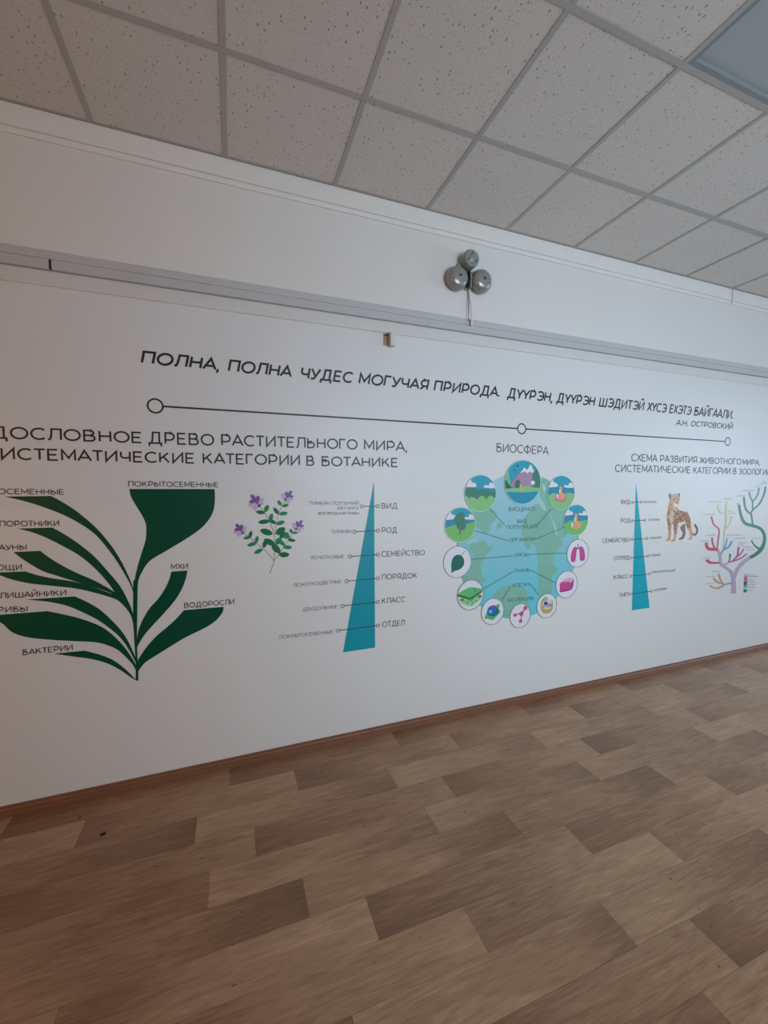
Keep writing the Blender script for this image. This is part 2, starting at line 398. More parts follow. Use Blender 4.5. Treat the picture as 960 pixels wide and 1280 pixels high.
for k in range(3):
    a = PI/2+k*2*PI/3; b = MB(); b.lathe((Xh+.031*math.cos(a), -.088, Zh+.031*math.sin(a)), [(.005, 0), (.005, .003), (.002, .004)], 8); b.build('screw', BELLD, hs)
xm = (Xl+Xr)/2; zm = (Zl+Zr)/2
b = MB(); b.box(xm-.019, xm+.019, -.010, -.0012, zm-.055, Zh+.02); b.box(xm-.030, xm-.004, -.018, -.0101, zm+.045, Zh+.0)
bevel(b.build('base_plate', HOUS, bell), .002)
b = MB(); b.box(xm-.011, xm+.004, -.05, -.0101, zm-.04, zm+.05); bevel(b.build('hammer_arm', BELLD, bell), .002)
b = MB(); b.box(xm+.0045, xm+.017, -.046, -.0101, zm-.05, zm+.05); bevel(b.build('bracket', HOUS, bell), .002)
b = MB(); b.tube([(xm-.011, -.052, zm+.055), (xm-.004, -.055, zm+.01), (xm, -.055, zm-.005)], .003, 8); b.build('clapper', BELLD, bell)
b = MB(); b.lathe((Xh-.052, -.003, Zh-.02), [(.016, 0), (.016, .016), (.01, .02)], 14); b.build('mounting_lug', HOUS, bell, smooth=True)
WIRE = mat('white_cable', (196, 192, 184), .5)
def W(x, y, Y=-.006): X, Z = wp(x, y, Y); return (X, Y, Z)
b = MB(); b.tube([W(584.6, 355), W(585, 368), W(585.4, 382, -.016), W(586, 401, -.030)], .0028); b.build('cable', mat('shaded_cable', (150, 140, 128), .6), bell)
b = MB(); b.tube([W(584.8, 355), W(586.6, 370), W(588.3, 380, -.014), W(589.3, 392, -.028), W(589.3, 401, -.032)], .0028); b.build('cable', WIRE, bell)
cx, cz = wp(589, 403.5, -.03)
b = MB(); b.box(cx-.008, cx+.009, -.040, -.0225, cz-.022, cz+.024); bevel(b.build('terminal_block', DUCTW, bell), .002)

# crumbs on the floor
def floor_pt(x, y):
    d = FW + RT*((x-480)/F_PX) - UP*((y-640)/F_PX); p = CAM+d*(-CAM.z/d.z); return p
CR = mat('dirt_crumb', (38, 26, 20), .9)
for (px, py, r, lab) in ((129, 1043, .0085, 'larger dark crumb of dirt on the floor at the left'), (100, 1022, .004, 'tiny dark crumb of dirt on the floor near the left skirting')):
    p = floor_pt(px, py); bm = bmesh.new(); bmesh.ops.create_icosphere(bm, subdivisions=2, radius=r)
    for v in bm.verts: v.co = Vector((v.co.x*1.5, v.co.y*.9, v.co.z*.4))*random.uniform(.8, 1.15)
    zmin = min(v.co.z for v in bm.verts)
    for v in bm.verts: v.co.z -= zmin
    me = bpy.data.meshes.new('crumb'); bm.to_mesh(me); bm.free(); o = link('crumb', me, CR); o.location = p; o.location.z = 0
    o['label'] = lab; o['category'] = 'dirt'

# ------------------------------------------------------------------ lettering: a plain geometric stroke alphabet
def arc(cx, cy, rx, ry, a0, a1, n=14):
    return [(cx+rx*math.cos(math.radians(a0+(a1-a0)*i/n)), cy+ry*math.sin(math.radians(a0+(a1-a0)*i/n))) for i in range(n+1)]
def bowl(x, y0, y1, w):     # D-shaped bowl from (0,y1) round to (0,y0)
    r = (y1-y0)/2; return [(x, y1), (w-r, y1)] + arc(w-r, y0+r, r, r, 90, -90, 8) + [(x, y0)]
def flip(pts, w): return [(w-x, y) for x, y in pts]
C_ = arc(.53, .5, .53, .5, 48, 312, 20)
G = {
 'А': (.98, [[(0, 0), (.49, 1), (.98, 0)], [(.17, .3), (.81, .3)]]),
 'Б': (.72, [[(.66, 1), (0, 1), (0, 0)]+bowl(0, 0, .58, .72)[::-1][1:]]),
 'В': (.76, [[(0, 0), (0, 1)]+bowl(0, .53, 1, .68)[1:], bowl(0, 0, .53, .76)+[(0, .02)]]),
 'Г': (.62, [[(0, 0), (0, 1), (.62, 1)]]),
 'Д': (1.0, [[(.18, 0), (.26, .3), (.29, .65), (.30, 1), (.84, 1), (.84, 0)], [(0, -.19), (0, 0), (1.0, 0), (1.0, -.19)]]),
 'Е': (.68, [[(.66, 1), (0, 1), (0, 0), (.68, 0)], [(0, .51), (.59, .51)]]),
 'Ж': (1.2, [[(.6, 0), (.6, 1)], [(.02, 1), (.42, .5), (0, 0)], [(1.18, 1), (.78, .5), (1.2, 0)], [(.42, .5), (.78, .5)]]),
 'З': (.70, [[(.02, .86)]+arc(.36, .75, .27, .25, 130, -90, 10)+[(.22, .5)], [(.3, .5)]+arc(.38, .26, .32, .26, 90, -140, 12)]),
 'И': (.82, [[(0, 1), (0, 0), (.82, 1), (.82, 0)]]),
 'Й': (.82, [[(0, 1), (0, 0), (.82, 1), (.82, 0)], arc(.41, 1.32, .17, .17, 190, 350, 8)]),
 'К': (.76, [[(0, 0), (0, 1)], [(.70, 1), (.02, .36)], [(.29, .6), (.76, 0)]]),
 'Л': (.86, [[(-.04, 0), (.08, .03), (.16, .2), (.20, .55), (.22, 1), (.86, 1), (.86, 0)]]),
 'М': (.96, [[(0, 0), (0, 1), (.48, .22), (.96, 1), (.96, 0)]]),
 'Н': (.80, [[(0, 0), (0, 1)], [(.80, 0), (.80, 1)], [(0, .51), (.80, .51)]]),
 'О': (1.08, [arc(.54, .5, .54, .5, 0, 360, 28)]),
 'П': (.80, [[(0, 0), (0, 1), (.80, 1), (.80, 0)]]),
 'Р': (.74, [[(0, 0), (0, 1)]+bowl(0, .34, 1, .74)[1:]]),
 'С': (.90, [C_]),
 'Т': (.80, [[(0, 1), (.80, 1)], [(.40, 1), (.40, 0)]]),
 'У': (.84, [[(0, 1), (.45, .26)], [(.84, 1), (.44, .18), (.32, .02), (.16, 0), (.04, .06)]]),
 'Ү': (.84, [[(0, 1), (.42, .38), (.84, 1)], [(.42, .38), (.42, 0)]]),
 'Ф': (1.16, [[(.58, -.05), (.58, 1.05)], arc(.58, .5, .58, .37, 0, 360, 24)]),
 'Х': (.82, [[(0, 0), (.80, 1)], [(.02, 1), (.82, 0)]]),
 'Ц': (.96, [[(0, 1), (0, 0), (.96, 0), (.96, -.2)], [(.80, 1), (.80, 0)]]),
 'Ч': (.72, [[(0, 1), (0, .64)]+arc(.27, .64, .27, .27, 180, 270, 6)[1:]+[(.5, .37), (.72, .45)], [(.72, 1), (.72, 0)]]),
 'Ш': (1.16, [[(0, 1), (0, 0), (1.16, 0), (1.16, 1)], [(.58, 1), (.58, 0)]]),
 'Щ': (1.30, [[(0, 1), (0, 0), (1.30, 0), (1.30, -.2)], [(1.16, 0), (1.16, 1)], [(.58, 1), (.58, 0)]]),
 'Ы': (1.0, [[(0, 1), (0, 0)]+bowl(0, 0, .58, .66)[::-1][1:], [(1.0, 0), (1.0, 1)]]),
 'Ь': (.68, [[(0, 1), (0, 0)]+bowl(0, 0, .58, .68)[::-1][1:]]),
 'Э': (.90, [flip(C_, .96), [(.3, .5), (.95, .5)]]),
 'Ю': (1.36, [[(0, 0), (0, 1)], [(0, .5), (.3, .5)], arc(.83, .5, .53, .5, 0, 360, 24)]),
 'Я': (.74, [[(.74, 0), (.74, 1)]+flip(bowl(0, .34, 1, .74)[1:], .74), [(.34, .34), (0, 0)]]),
 ',': (.08, [[(.04, .06), (.05, 0), (0, -.16)]]),
 '.': (.07, [[(.0, 0), (.0, .14)], [(.07, 0), (.07, .14)]]),
 '-': (.34, [[(0, .4), (.34, .4)]]),
 '(': (.2, [arc(.34, .45, .34, .65, 130, 230, 8)]),
 ')': (.2, [arc(-.14, .45, .34, .65, 50, -50, 8)]),
}
SB = {'О': .13, 'С': .13, 'А': .05, 'Т': .07, 'У': .05, 'Ү': .06, 'Х': .08, 'Э': .13, 'Л': .13, 'Г': .13, 'Ж': .08, 'Ф': .13, 'Е': .15, '.': .1, ',': .1}
def ribbon(pts, t, closed=False):
    """flat band of width t along a polyline in the wall plane -> verts (x,z), faces"""
    p = [Vector(q) for q in pts]
    if closed and (p[0]-p[-1]).length < 1e-9: p = p[:-1]
    n = len(p); vs = []
    for i in range(n):
        a = p[(i-1) % n] if (closed or i > 0) else None; c = p[(i+1) % n] if (closed or i < n-1) else None
        d1 = (p[i]-a).normalized() if a is not None else None; d2 = (c-p[i]).normalized() if c is not None else None
        if d1 is None: d1 = d2
        if d2 is None: d2 = d1
        nn = Vector((-(d1.y+d2.y), d1.x+d2.x))
        if nn.length < 1e-6: nn = Vector((-d1.y, d1.x))
        nn.normalize(); k = max(.38, abs(nn.dot(Vector((-d1.y, d1.x)))))
        vs += [p[i]+nn*(t/2/k), p[i]-nn*(t/2/k)]
    m = n if closed else n-1
    return vs, [(2*i, 2*i+1, (2*i+3) % (2*n), (2*i+2) % (2*n)) for i in range(m)]

BASEY = -.0022
class Flat:
    """collects flat print shapes lying on the wall; layer lifts a shape by a fraction of a millimetre over the one beneath"""
    def __init__(s): s.v = []; s.f = []; s.k = 0
    def add(s, vs, fs, layer=0):
        n = len(s.v); s.v += [(v[0], BASEY-layer*.0003, v[1]) for v in vs]; s.f += [tuple(i+n for i in f) for f in fs]
    def poly(s, pts, layer=0):
        s.add(pts, [tuple(range(len(pts)))], layer+.07*(s.k % 8)); s.k += 1
    def stroke(s, pts, t, closed=False, layer=0):
        vs, fs = ribbon(pts, t, closed); s.add(vs, fs, layer)
    def taper(s, pts, ws, layer=0):
        """band whose width changes from point to point"""
        p = [Vector(q) for q in pts]; n = len(p); vs = []
        for i in range(n):
            d = (p[min(i+1, n-1)]-p[max(i-1, 0)]).normalized(); nn = Vector((-d.y, d.x))
            vs += [p[i]+nn*ws[i]/2, p[i]-nn*ws[i]/2]
        s.add(vs, [(2*i, 2*i+1, 2*i+3, 2*i+2) for i in range(n-1)], layer)
    def taper_crop(s, pts, ws, frame, layer=0):
        """the same band, its widths read off the photograph together with its points"""
        n = len(s.v); s.taper(pts, ws, layer); s.v[n:] = [(q[0], v[1], q[1]) for v in s.v[n:] for q in pm([(v[0], v[2])], *frame)]
    def disc(s, c, r, n=40, layer=0, ry=None):
        s.poly([(c[0]+r*math.cos(2*PI*k/n), c[1]+(ry or r)*math.sin(2*PI*k/n)) for k in range(n)], layer)
    def ring(s, c, r, t, n=32, layer=0):
        s.stroke([(c[0]+r*math.cos(2*PI*k/n), c[1]+r*math.sin(2*PI*k/n)) for k in range(n)], t, True, layer)
    def word(s, txt, x0, z0, x1, z1, cap, t, shear=0, layer=1):
        """txt from left end (x0,z0) to right end (x1,z1) on the baseline; cap height and stroke width in metres"""
        pen = 0; place = []
        for i, ch in enumerate(txt):
            if ch == ' ': pen += .42; continue
            w_, st = G[ch]; sb = SB.get(ch, .18)
            if i: pen += sb
            place.append((pen, st)); pen += w_+sb
        pen -= SB.get(txt[-1], .18)
        th = t/cap; sx = (x1-x0-t)/pen
        for n_, (px_, st) in enumerate(place):
            for l_, line in enumerate(st):
                q = []
                for x, y in line:
                    yy = (th/2+y*(1-th))*cap if 0 <= y <= 1 else (y*cap)
                    xx = x0+t/2+(px_+x)*sx
                    q.append((xx+shear*yy, z0+(z1-z0)*(xx-x0)/(x1-x0)+yy))
                cl = len(q) > 10 and (Vector(q[0])-Vector(q[-1])).length < 1e-6
                s.stroke(q, t, cl, layer+l_*.12)
    def build(s, name, m, parent, **kw):
        o = fromdata(name, s.v, s.f, m, parent, **kw)
        if any(len(f) > 4 for f in s.f):
            bm = bmesh.new(); bm.from_mesh(o.data)
            bmesh.ops.triangulate(bm, faces=[f for f in bm.faces if len(f.verts) > 4], ngon_method='EAR_CLIP'); bm.to_mesh(o.data); bm.free()
        return o
def pxword(parent, name, txt, xa, ya, xb, yb, cap, t, m=INK, shear=0, layer=1):
    """a printed word: its baseline ends and its cap height as measured in the photograph"""
    x0, z0 = wp(xa, ya); x1, z1 = wp(xb, yb); top = wp(xa, ya-cap)[1]
    f = Flat(); f.word(txt, x0, z0, x1, z1, top-z0, t, shear, layer); return f.build(name, m, parent)
def pm(pts, sc, ox, oy):    # crop pixels -> wall metres
    return [wp(ox+p[0]/sc, oy+p[1]/sc) for p in pts]
def smooth(pts, corners=(), closed=True, n=5):
    """Catmull-Rom through the points, kept sharp at the corners' indices"""
    P = [Vector(p) for p in pts]; N = len(P); out = []
    for i in range(N if closed else N-1):
        p1, p2 = P[i], P[(i+1) % N]
        p0 = P[i-1] if (closed or i > 0) and i not in corners else p1
        j = (i+1) % N
        p3 = P[(i+2) % N] if (closed or i+2 < N) and j not in corners else p2
        if i in corners and j in corners: out.append(tuple(p1)); continue
        for k in range(n):
            t = k/n
            q = .5*((2*p1)+(p2-p0)*t+(2*p0-5*p1+4*p2-p3)*t*t+(3*p1-p0-3*p2+p3)*t**3); out.append((q.x, q.y))
    if not closed: out.append(tuple(P[-1]))
    return out

# ------------------------------------------------------------------ mural: quotation
t = thing('mural_quotation', 'large slanted black quotation printed across the top of the mural', 'wall lettering', (2.5, -.0012, 2.24))
def qb(x): return 454.6+(x-176)*(524.2-454.6)/(917-176)
for txt, xa, xb in (('ПОЛНА,', 175.5, 274), ('ПОЛНА', 284.3, 364.5), ('ЧУДЕС', 374.5, 440), ('МОГУЧАЯ', 447.5, 534.3), ('ПРИРОДА.', 541.5, 624), ('ДҮҮРЭН,', 633.5, 690),
                    ('ДҮҮРЭН', 695, 742.5), ('ШЭДИТЭЙ', 748, 804), ('ХҮСЭ', 808, 832), ('ЕХЭТЭ', 836, 863), ('БАЙГААЛИ.', 867, 915.5)):
    k = (xa-176)/741; pxword(t, 'word', txt, xa, qb(xa), xb, qb(xb), 16.6-5.5*k, .0118, INK, .2)
pxword(t, 'word', 'А.Н.', 844.5, 531.8, 859.5, 532.8, 7.4, .0075, INKS, .18)
pxword(t, 'word', 'ОСТРОВСКИЙ', 863, 533, 915, 536.7, 7.2, .0075, INKS, .18)

# timeline with three rings
t = thing('mural_timeline', 'thin black horizontal line with three open rings under the quotation', 'wall graphic', (2.5, -.0012, 2.05))
rc = [wp(194.2, 507.5), wp(652, 536), wp(909.5, 552)]
for c in rc: f = Flat(); f.ring(c, .0355, .0088); f.build('ring', INK, t)
for a, c in ((rc[0], rc[1]), (rc[1], rc[2])):
    f = Flat(); f.stroke([(a[0]+.038, a[1]), (c[0]-.038, c[1])], .0095); f.build('line', INK, t)

# plant heading
t = thing('mural_heading', 'two-line black heading about the plant world on the left of the mural', 'wall lettering', (.6, -.0012, 1.75))
for txt, xa, ya, xb, yb, cap in (('РОДОСЛОВНОЕ', -62, 546.5, 178, 554.4, 16.5), ('ДРЕВО', 185.7, 554.7, 268, 557.4, 15.4), ('РАСТИТЕЛЬНОГО', 276.7, 557.2, 447, 562.3, 14.6), ('МИРА,', 455, 562.4, 509, 564.6, 12.9),
                                ('СИСТЕМАТИЧЕСКИЕ', -21, 574.3, 243.7, 579.8, 15.8), ('КАТЕГОРИИ', 253.5, 580, 375, 582, 14.2), ('В', 383, 582.3, 392.8, 582.5, 12.8), ('БОТАНИКЕ', 402, 582.8, 497.3, 584.3, 12.7)):
    pxword(t, 'word', txt, xa, ya, xb, yb, cap, .0086)

# plant kingdom diagram
GREEN = mat('print_dark_green', (0, 74, 54), .42, spec=.2)
t = thing('plant_tree_graphic', 'dark green plant silhouette with ten captioned leaf blades on the left', 'wall graphic', wp(172, 850)[:1]+(-.0012,)+(wp(172, 850)[1],))
A = (3.2, 0, 590); B = (4.741, 120, 590)
LEAVES = [
 (A, [(517, 68), (858, 68), (860, 110), (850, 165), (810, 220), (740, 270), (660, 318), (600, 355), (568, 400), (553, 440), (550, 500), (537, 500), (538, 440), (550, 380), (568, 320), (583, 270), (585, 215), (572, 180), (545, 135), (525, 100)], (0, 1, 10, 11)),
 (A, [(20, 98), (205, 96), (250, 120), (300, 152), (360, 200), (410, 250), (460, 315), (500, 385), (530, 455), (545, 520), (537, 530), (530, 470), (500, 410), (460, 345), (410, 280), (370, 240), (310, 200), (240, 165), (150, 132), (80, 112)], (0, 1, 9, 10)),
 (A, [(70, 226), (210, 222), (260, 250), (320, 290), (380, 340), (430, 395), (480, 455), (515, 520), (533, 570), (546, 640), (538, 650), (528, 585), (505, 545), (470, 508), (462, 485), (430, 440), (380, 385), (320, 335), (250, 295), (180, 260), (120, 238)], (0, 1, 9, 10)),
 (A, [(55, 320), (162, 315), (195, 340), (240, 368), (300, 400), (370, 430), (430, 462), (478, 492), (478, 500), (430, 478), (370, 458), (300, 437), (230, 415), (170, 395), (110, 360), (80, 340)], (0, 1, 7, 8)),
 (A, [(-40, 403), (102, 397), (150, 412), (210, 425), (290, 437), (360, 455), (430, 480), (478, 500), (515, 545), (470, 512), (430, 497), (370, 480), (300, 465), (210, 455), (120, 445), (50, 430), (0, 413)], (0, 1, 8)),
 (A, [(105, 510), (300, 497), (350, 520), (400, 550), (450, 595), (490, 640), (520, 690), (545, 750), (550, 780), (543, 760), (510, 700), (480, 660), (440, 625), (390, 590), (330, 560), (270, 535), (190, 518)], (0, 1, 8)),
 (A, [(-60, 575), (190, 556), (250, 568), (320, 585), (400, 615), (450, 650), (490, 690), (520, 730), (545, 775), (552, 810), (545, 795), (530, 768), (500, 735), (470, 710), (430, 692), (380, 680), (300, 676), (200, 670), (110, 660), (50, 640), (10, 605), (-30, 588)], (0, 1, 9)),
 (A, [(215, 726), (340, 714), (400, 730), (450, 750), (490, 778), (520, 805), (548, 835), (520, 818), (480, 790), (430, 765), (370, 748), (300, 738)], (0, 1, 6)),
 (B, [(447, 590), (543, 583), (530, 640), (500, 710), (460, 770), (400, 840), (330, 915), (280, 975), (240, 1045), (242, 1000), (255, 930), (280, 870), (320, 805), (370, 750), (410, 690), (435, 635)], (0, 1, 8)),
 (B, [(522, 818), (756, 798), (750, 830), (715, 875), (660, 915), (590, 950), (520, 985), (430, 1040), (350, 1090), (290, 1130), (248, 1185), (244, 1130), (270, 1080), (310, 1025), (360, 970), (420, 920), (475, 870)], (0, 1, 10)),
]
for i_, ((sc, ox, oy), pts, cor) in enumerate(LEAVES):
    f = Flat(); f.poly(smooth(pm(pts, sc, ox, oy), cor), i_*.25); f.build('leaf_blade', GREEN, t)
f = Flat(); f.poly(pm([(222, 640), (248, 640), (245, 850), (243, 1000), (247, 1110), (252, 1180), (252, 1236), (236, 1234), (236, 1130), (228, 1000), (220, 850), (221, 720)], *B), 3); f.build('stem', GREEN, t)
for txt, xa, ya, xb, yb, cap in (('ПОКРЫТОСЕМЕННЫЕ', 160.6, 608.3, 273.4, 609.2, 7), ('ГОЛОСЕМЕННЫЕ', -31, 617.6, 80.6, 618.4, 7.4), ('ПАПОРОТНИКИ', -17, 658.5, 74.4, 657.6, 7.6), ('ПЛАУНЫ', -19, 688.2, 33.8, 687.2, 7.2), ('ХВОЩИ', -21, 713.4, 28, 712.3, 7.4),
                                ('ЛИШАЙНИКИ', 0, 748.2, 83.1, 744.2, 7.5), ('ГРИБЫ', -10, 766, 35, 764.2, 7.2), ('БАКТЕРИИ', 28.8, 819, 91.3, 812.4, 7.4), ('МХИ', 214, 711.6, 235.3, 711, 7), ('ВОДОРОСЛИ', 230.3, 760.3, 293, 755, 6.8)):
    pxword(t, 'caption', txt, xa, ya, xb, yb, cap, .0042, INKS)

# thyme sprig
t = thing('thyme_drawing', 'printed thyme sprig with green leaves and four violet flowers', 'wall picture', wp(337, 717)[:1]+(-.0012,)+(wp(337, 717)[1],))
T = (8, 280, 590)
k8 = (wp(341, 650)[0]-wp(340, 650)[0])/8      # metres per crop pixel
STEMG = mat('print_stem_green', (92, 110, 84), .45)
for pts, wd in (([(460, 1015), (480, 950), (500, 890), (505, 760), (505, 640), (485, 570), (455, 500), (410, 415), (355, 335)], 5), ([(505, 650), (515, 560), (530, 470), (560, 380), (612, 285)], 4),
                ([(500, 890), (430, 800), (330, 715), (265, 660), (200, 610)], 5), ([(500, 890), (570, 790), (640, 690), (715, 570)], 4)):
    f = Flat(); f.stroke(smooth(pm(pts, *T), closed=False), k8*wd); f.build('stem', STEMG, t)
LG = [mat('print_leaf_green', (20, 138, 80), .42, spec=.25), mat('print_leaf_deep_green', (4, 108, 66), .42, spec=.25)]
def leafpoly(c, a, b_, ang, tip=.6):
    out = []
    for k in range(14):
        th = 2*PI*k/14; x = a*math.cos(th); y = b_*math.sin(th)*(1-.35*abs(math.cos(th))**3)
        r = math.radians(ang); out.append((c[0]+x*math.cos(r)-y*math.sin(r), c[1]+x*math.sin(r)+y*math.cos(r)))
    return out
for i, (x, y, a, bb, ang) in enumerate(((365, 403, 45, 20, -10), (425, 365, 42, 22, 65), (400, 497, 57, 23, 5), (470, 450, 38, 22, 70), (485, 495, 40, 20, -35), (565, 508, 46, 23, 15), (555, 310, 32, 18, -60), (612, 335, 36, 17, 15),
        (520, 388, 42, 20, -55), (592, 415, 46, 21, 5), (425, 600, 66, 32, -22), (565, 590, 56, 36, 35), (455, 700, 62, 30, -30), (520, 765, 65, 33, -50), (600, 826, 55, 28, -5), (545, 690, 46, 28, 55), (600, 630, 50, 30, 15),
        (622, 640, 40, 28, -20), (580, 710, 40, 20, -45), (635, 752, 46, 21, -5), (675, 680, 42, 18, -15), (670, 590, 26, 15, -60), (712, 608, 30, 12, 5), (345, 792, 46, 22, 25), (410, 715, 46, 22, 70), (280, 722, 47, 20, 15),
        (328, 675, 38, 18, 75), (230, 657, 38, 16, 10), (265, 625, 38, 17, 75))):
    f = Flat(); f.poly(leafpoly(pm([(x, y)], *T)[0], a*k8, bb*k8, ang), 1+i*.13); f.build('leaf', LG[1 if a > 49 or i % 4 == 0 else 0], t)
VIO, LIL = mat('print_violet', (120, 62, 150), .42), mat('print_lilac', (196, 170, 214), .42)
for x, y, sgn, s_ in ((320, 290, 1, 1.0), (640, 238, -1, .8), (160, 570, 1, .82), (745, 532, -1, .78)):
    def fl(dx, dy): return pm([(x+sgn*dx*s_, y+dy*s_)], *T)[0]
    f = Flat()
    for dx, dy, ang in ((45, 20, -20), (20, 45, 60), (-10, 60, 100), (50, -10, 20), (-40, 30, 40)): f.poly(leafpoly(fl(dx, dy), 36*k8*s_, 20*k8*s_, ang*sgn), 6)
    fo = f.build('flower', LIL, t, label='lilac and violet flower head')
    f = Flat()
    for dx, dy, ang in ((-28, -38, -55), (-35, 5, 10), (18, -22, 80), (5, 0, -70)): f.poly(leafpoly(fl(dx, dy), 34*k8*s_, 19*k8*s_, ang*sgn), 7)
    f.build('petals', VIO, fo)
    f = Flat(); f.disc(fl(32, 45), 15*k8*s_, 12, 8); f.build('calyx', mat('print_calyx', (52, 46, 66), .45), fo)

# rank wedges
TEAL = mat('print_teal', (0, 152, 172), .42, spec=.3); TEAL2 = mat('print_bright_teal', (4, 166, 186), .42, spec=.3)
def wedge(name, label, loc, tri, m, rows, words, small, tword, tsmall):
    t = thing(name, label, 'wall graphic', loc)
    f = Flat(); f.poly([wp(*p) for p in tri]); f.build('wedge', m, t)
    for (a, c) in rows:
        A_, C2 = wp(*a), wp(*c); f = Flat()
        f.stroke([(A_[0]+.010, A_[1]), (C2[0]-.010, C2[1])], .0048, layer=2); f.build('connector', INK, t)
        for q in (A_, C2): f = Flat(); f.ring(q, .0105, .0036, 20, 2); f.build('ring', INK, t)
    for q in words: pxword(t, 'caption', *q, tword, INKS)
    for q in small: pxword(t, 'caption', *q, tsmall, mat('print_grey', (112, 106, 110), .45))
wedge('rank_wedge', 'tall teal wedge chart with six ringed ranks beside the thyme sprig', wp(450, 812)[:1]+(-.0012,)+(wp(450, 812)[1],),
      ((467.4, 602), (428.7, 815.3), (468.8, 809.3)), TEAL,
      [((452, 633), (472, 632.8)), ((443.3, 664.5), (472.4, 663.3)), ((437.4, 695.6), (472.2, 693.3)), ((433.3, 726.3), (472.2, 722.9)), ((428, 757.3), (472.2, 752.5)), ((422.5, 788), (472.4, 781.8))],
      [('ВИД', 476.8, 635.8, 496.5, 635.6, 7), ('РОД', 477.3, 666.2, 496, 665.8, 7), ('СЕМЕЙСТВО', 476.8, 696, 530.9, 693.9, 7), ('ПОРЯДОК', 477.3, 724.8, 521, 722.4, 7), ('КЛАСС', 477.3, 754.6, 506.6, 752.2, 7), ('ОТДЕЛ', 477.5, 783.9, 506, 781.4, 7)],
      [('ТИМЬЯН ПОЛЗУЧИЙ', 386.5, 631.3, 448.2, 631.2, 4.7), ('АЯ-ГАНГА', 421.3, 637.4, 448.2, 637.2, 4.4), ('(БОГОРОДСКАЯ ТРАВА)', 397.3, 643.5, 448.8, 643.2, 3.5), ('ТИМЬЯН', 413.8, 666.8, 439, 666.4, 4.5), ('ЯСНОТКОВЫЕ', 388.8, 699.4, 430, 697.7, 4.6),
       ('ЯСНОТКОЦВЕТНЫЕ', 367.5, 733.7, 426.6, 728.8, 4.7), ('ДВУДОЛЬНЫЕ', 378.3, 764.2, 422, 760.2, 4.8), ('ПОКРЫТОСЕМЕННЫЕ', 349.6, 798.8, 416.3, 791.8, 4.8)], .0042, .0026)
wedge('rank_wedge', 'narrow bright teal wedge chart with six ringed ranks left of the leopard', wp(800, 761)[:1]+(-.0012,)+(wp(800, 761)[1],),
      ((794.7, 604.4), (789.6, 763), (811.7, 759.6)), TEAL2,
      [((790.3, 627.8), (801.3, 627.6)), ((790, 651), (805.6, 650.2)), ((789.6, 674.3), (808.3, 673)), ((788.4, 697.2), (810, 695)), ((787.8, 720), (811.8, 717.3)), ((786.7, 742.4), (814, 738.9))],
      [('ВИД', 776, 630.2, 787.4, 630, 5.4), ('РОД', 775.9, 653.5, 787.4, 653.2, 5.4), ('СЕМЕЙСТВО', 752.5, 678.6, 786.7, 677.2, 5.2), ('ОТРЯД', 767.3, 700.5, 786, 699.4, 5.2), ('КЛАСС', 766.7, 724.4, 785, 722.7, 5.2), ('ТИП', 773.5, 746.8, 784.3, 745.4, 5.2)],
      [('ЛЕОПАРД', 804.4, 629, 820, 628.8, 2.9), ('ПАНТЕРЫ', 810.3, 651.4, 824, 651, 2.9), ('КОШАЧЬИ', 811.5, 674.2, 826.8, 673, 2.9), ('ХИЩНЫЕ', 812.8, 695.6, 825.7, 694.6, 2.9), ('МЛЕКОПИТАЮЩИЕ', 814.6, 716.8, 844, 714, 2.9), ('ХОРДОВЫЕ', 817, 739.2, 833.3, 736.8, 2.9)], .0042, .0026)

# ------------------------------------------------------------------ biosphere
GC, GR = (2.588, 1.194), .541
t = thing('biosphere_graphic', 'round blue globe print ringed by twelve picture medallions in mid wall', 'wall graphic', (GC[0], -.0012, .58))
pxword(t, 'caption', 'БИОСФЕРА', 620.5, 564.8, 685.5, 568.6, 10.8, .0062, INKS)
def sea_material():
    m = bpy.data.materials.new('print_globe_water'); m.use_nodes = True; nt = m.node_tree; N = nt.nodes; L = nt.links; b = N['Principled BSDF']; b.inputs['Roughness'].default_value = .42
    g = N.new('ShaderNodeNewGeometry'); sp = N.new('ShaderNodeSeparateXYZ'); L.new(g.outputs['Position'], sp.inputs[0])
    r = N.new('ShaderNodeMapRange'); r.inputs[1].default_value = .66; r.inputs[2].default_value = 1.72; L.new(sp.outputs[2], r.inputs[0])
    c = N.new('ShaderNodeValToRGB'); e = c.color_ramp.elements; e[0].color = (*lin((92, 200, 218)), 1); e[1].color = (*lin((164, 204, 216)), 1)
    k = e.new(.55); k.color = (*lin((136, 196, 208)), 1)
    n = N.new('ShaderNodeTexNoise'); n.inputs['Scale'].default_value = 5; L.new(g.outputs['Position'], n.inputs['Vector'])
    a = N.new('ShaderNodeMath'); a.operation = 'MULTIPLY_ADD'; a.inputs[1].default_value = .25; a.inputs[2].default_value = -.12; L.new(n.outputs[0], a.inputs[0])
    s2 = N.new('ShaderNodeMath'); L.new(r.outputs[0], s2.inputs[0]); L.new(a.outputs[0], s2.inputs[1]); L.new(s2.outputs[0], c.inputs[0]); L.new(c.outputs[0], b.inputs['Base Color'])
    return m
f = Flat(); f.disc(GC, GR, 72, 0); globe = f.build('globe', sea_material(), t)
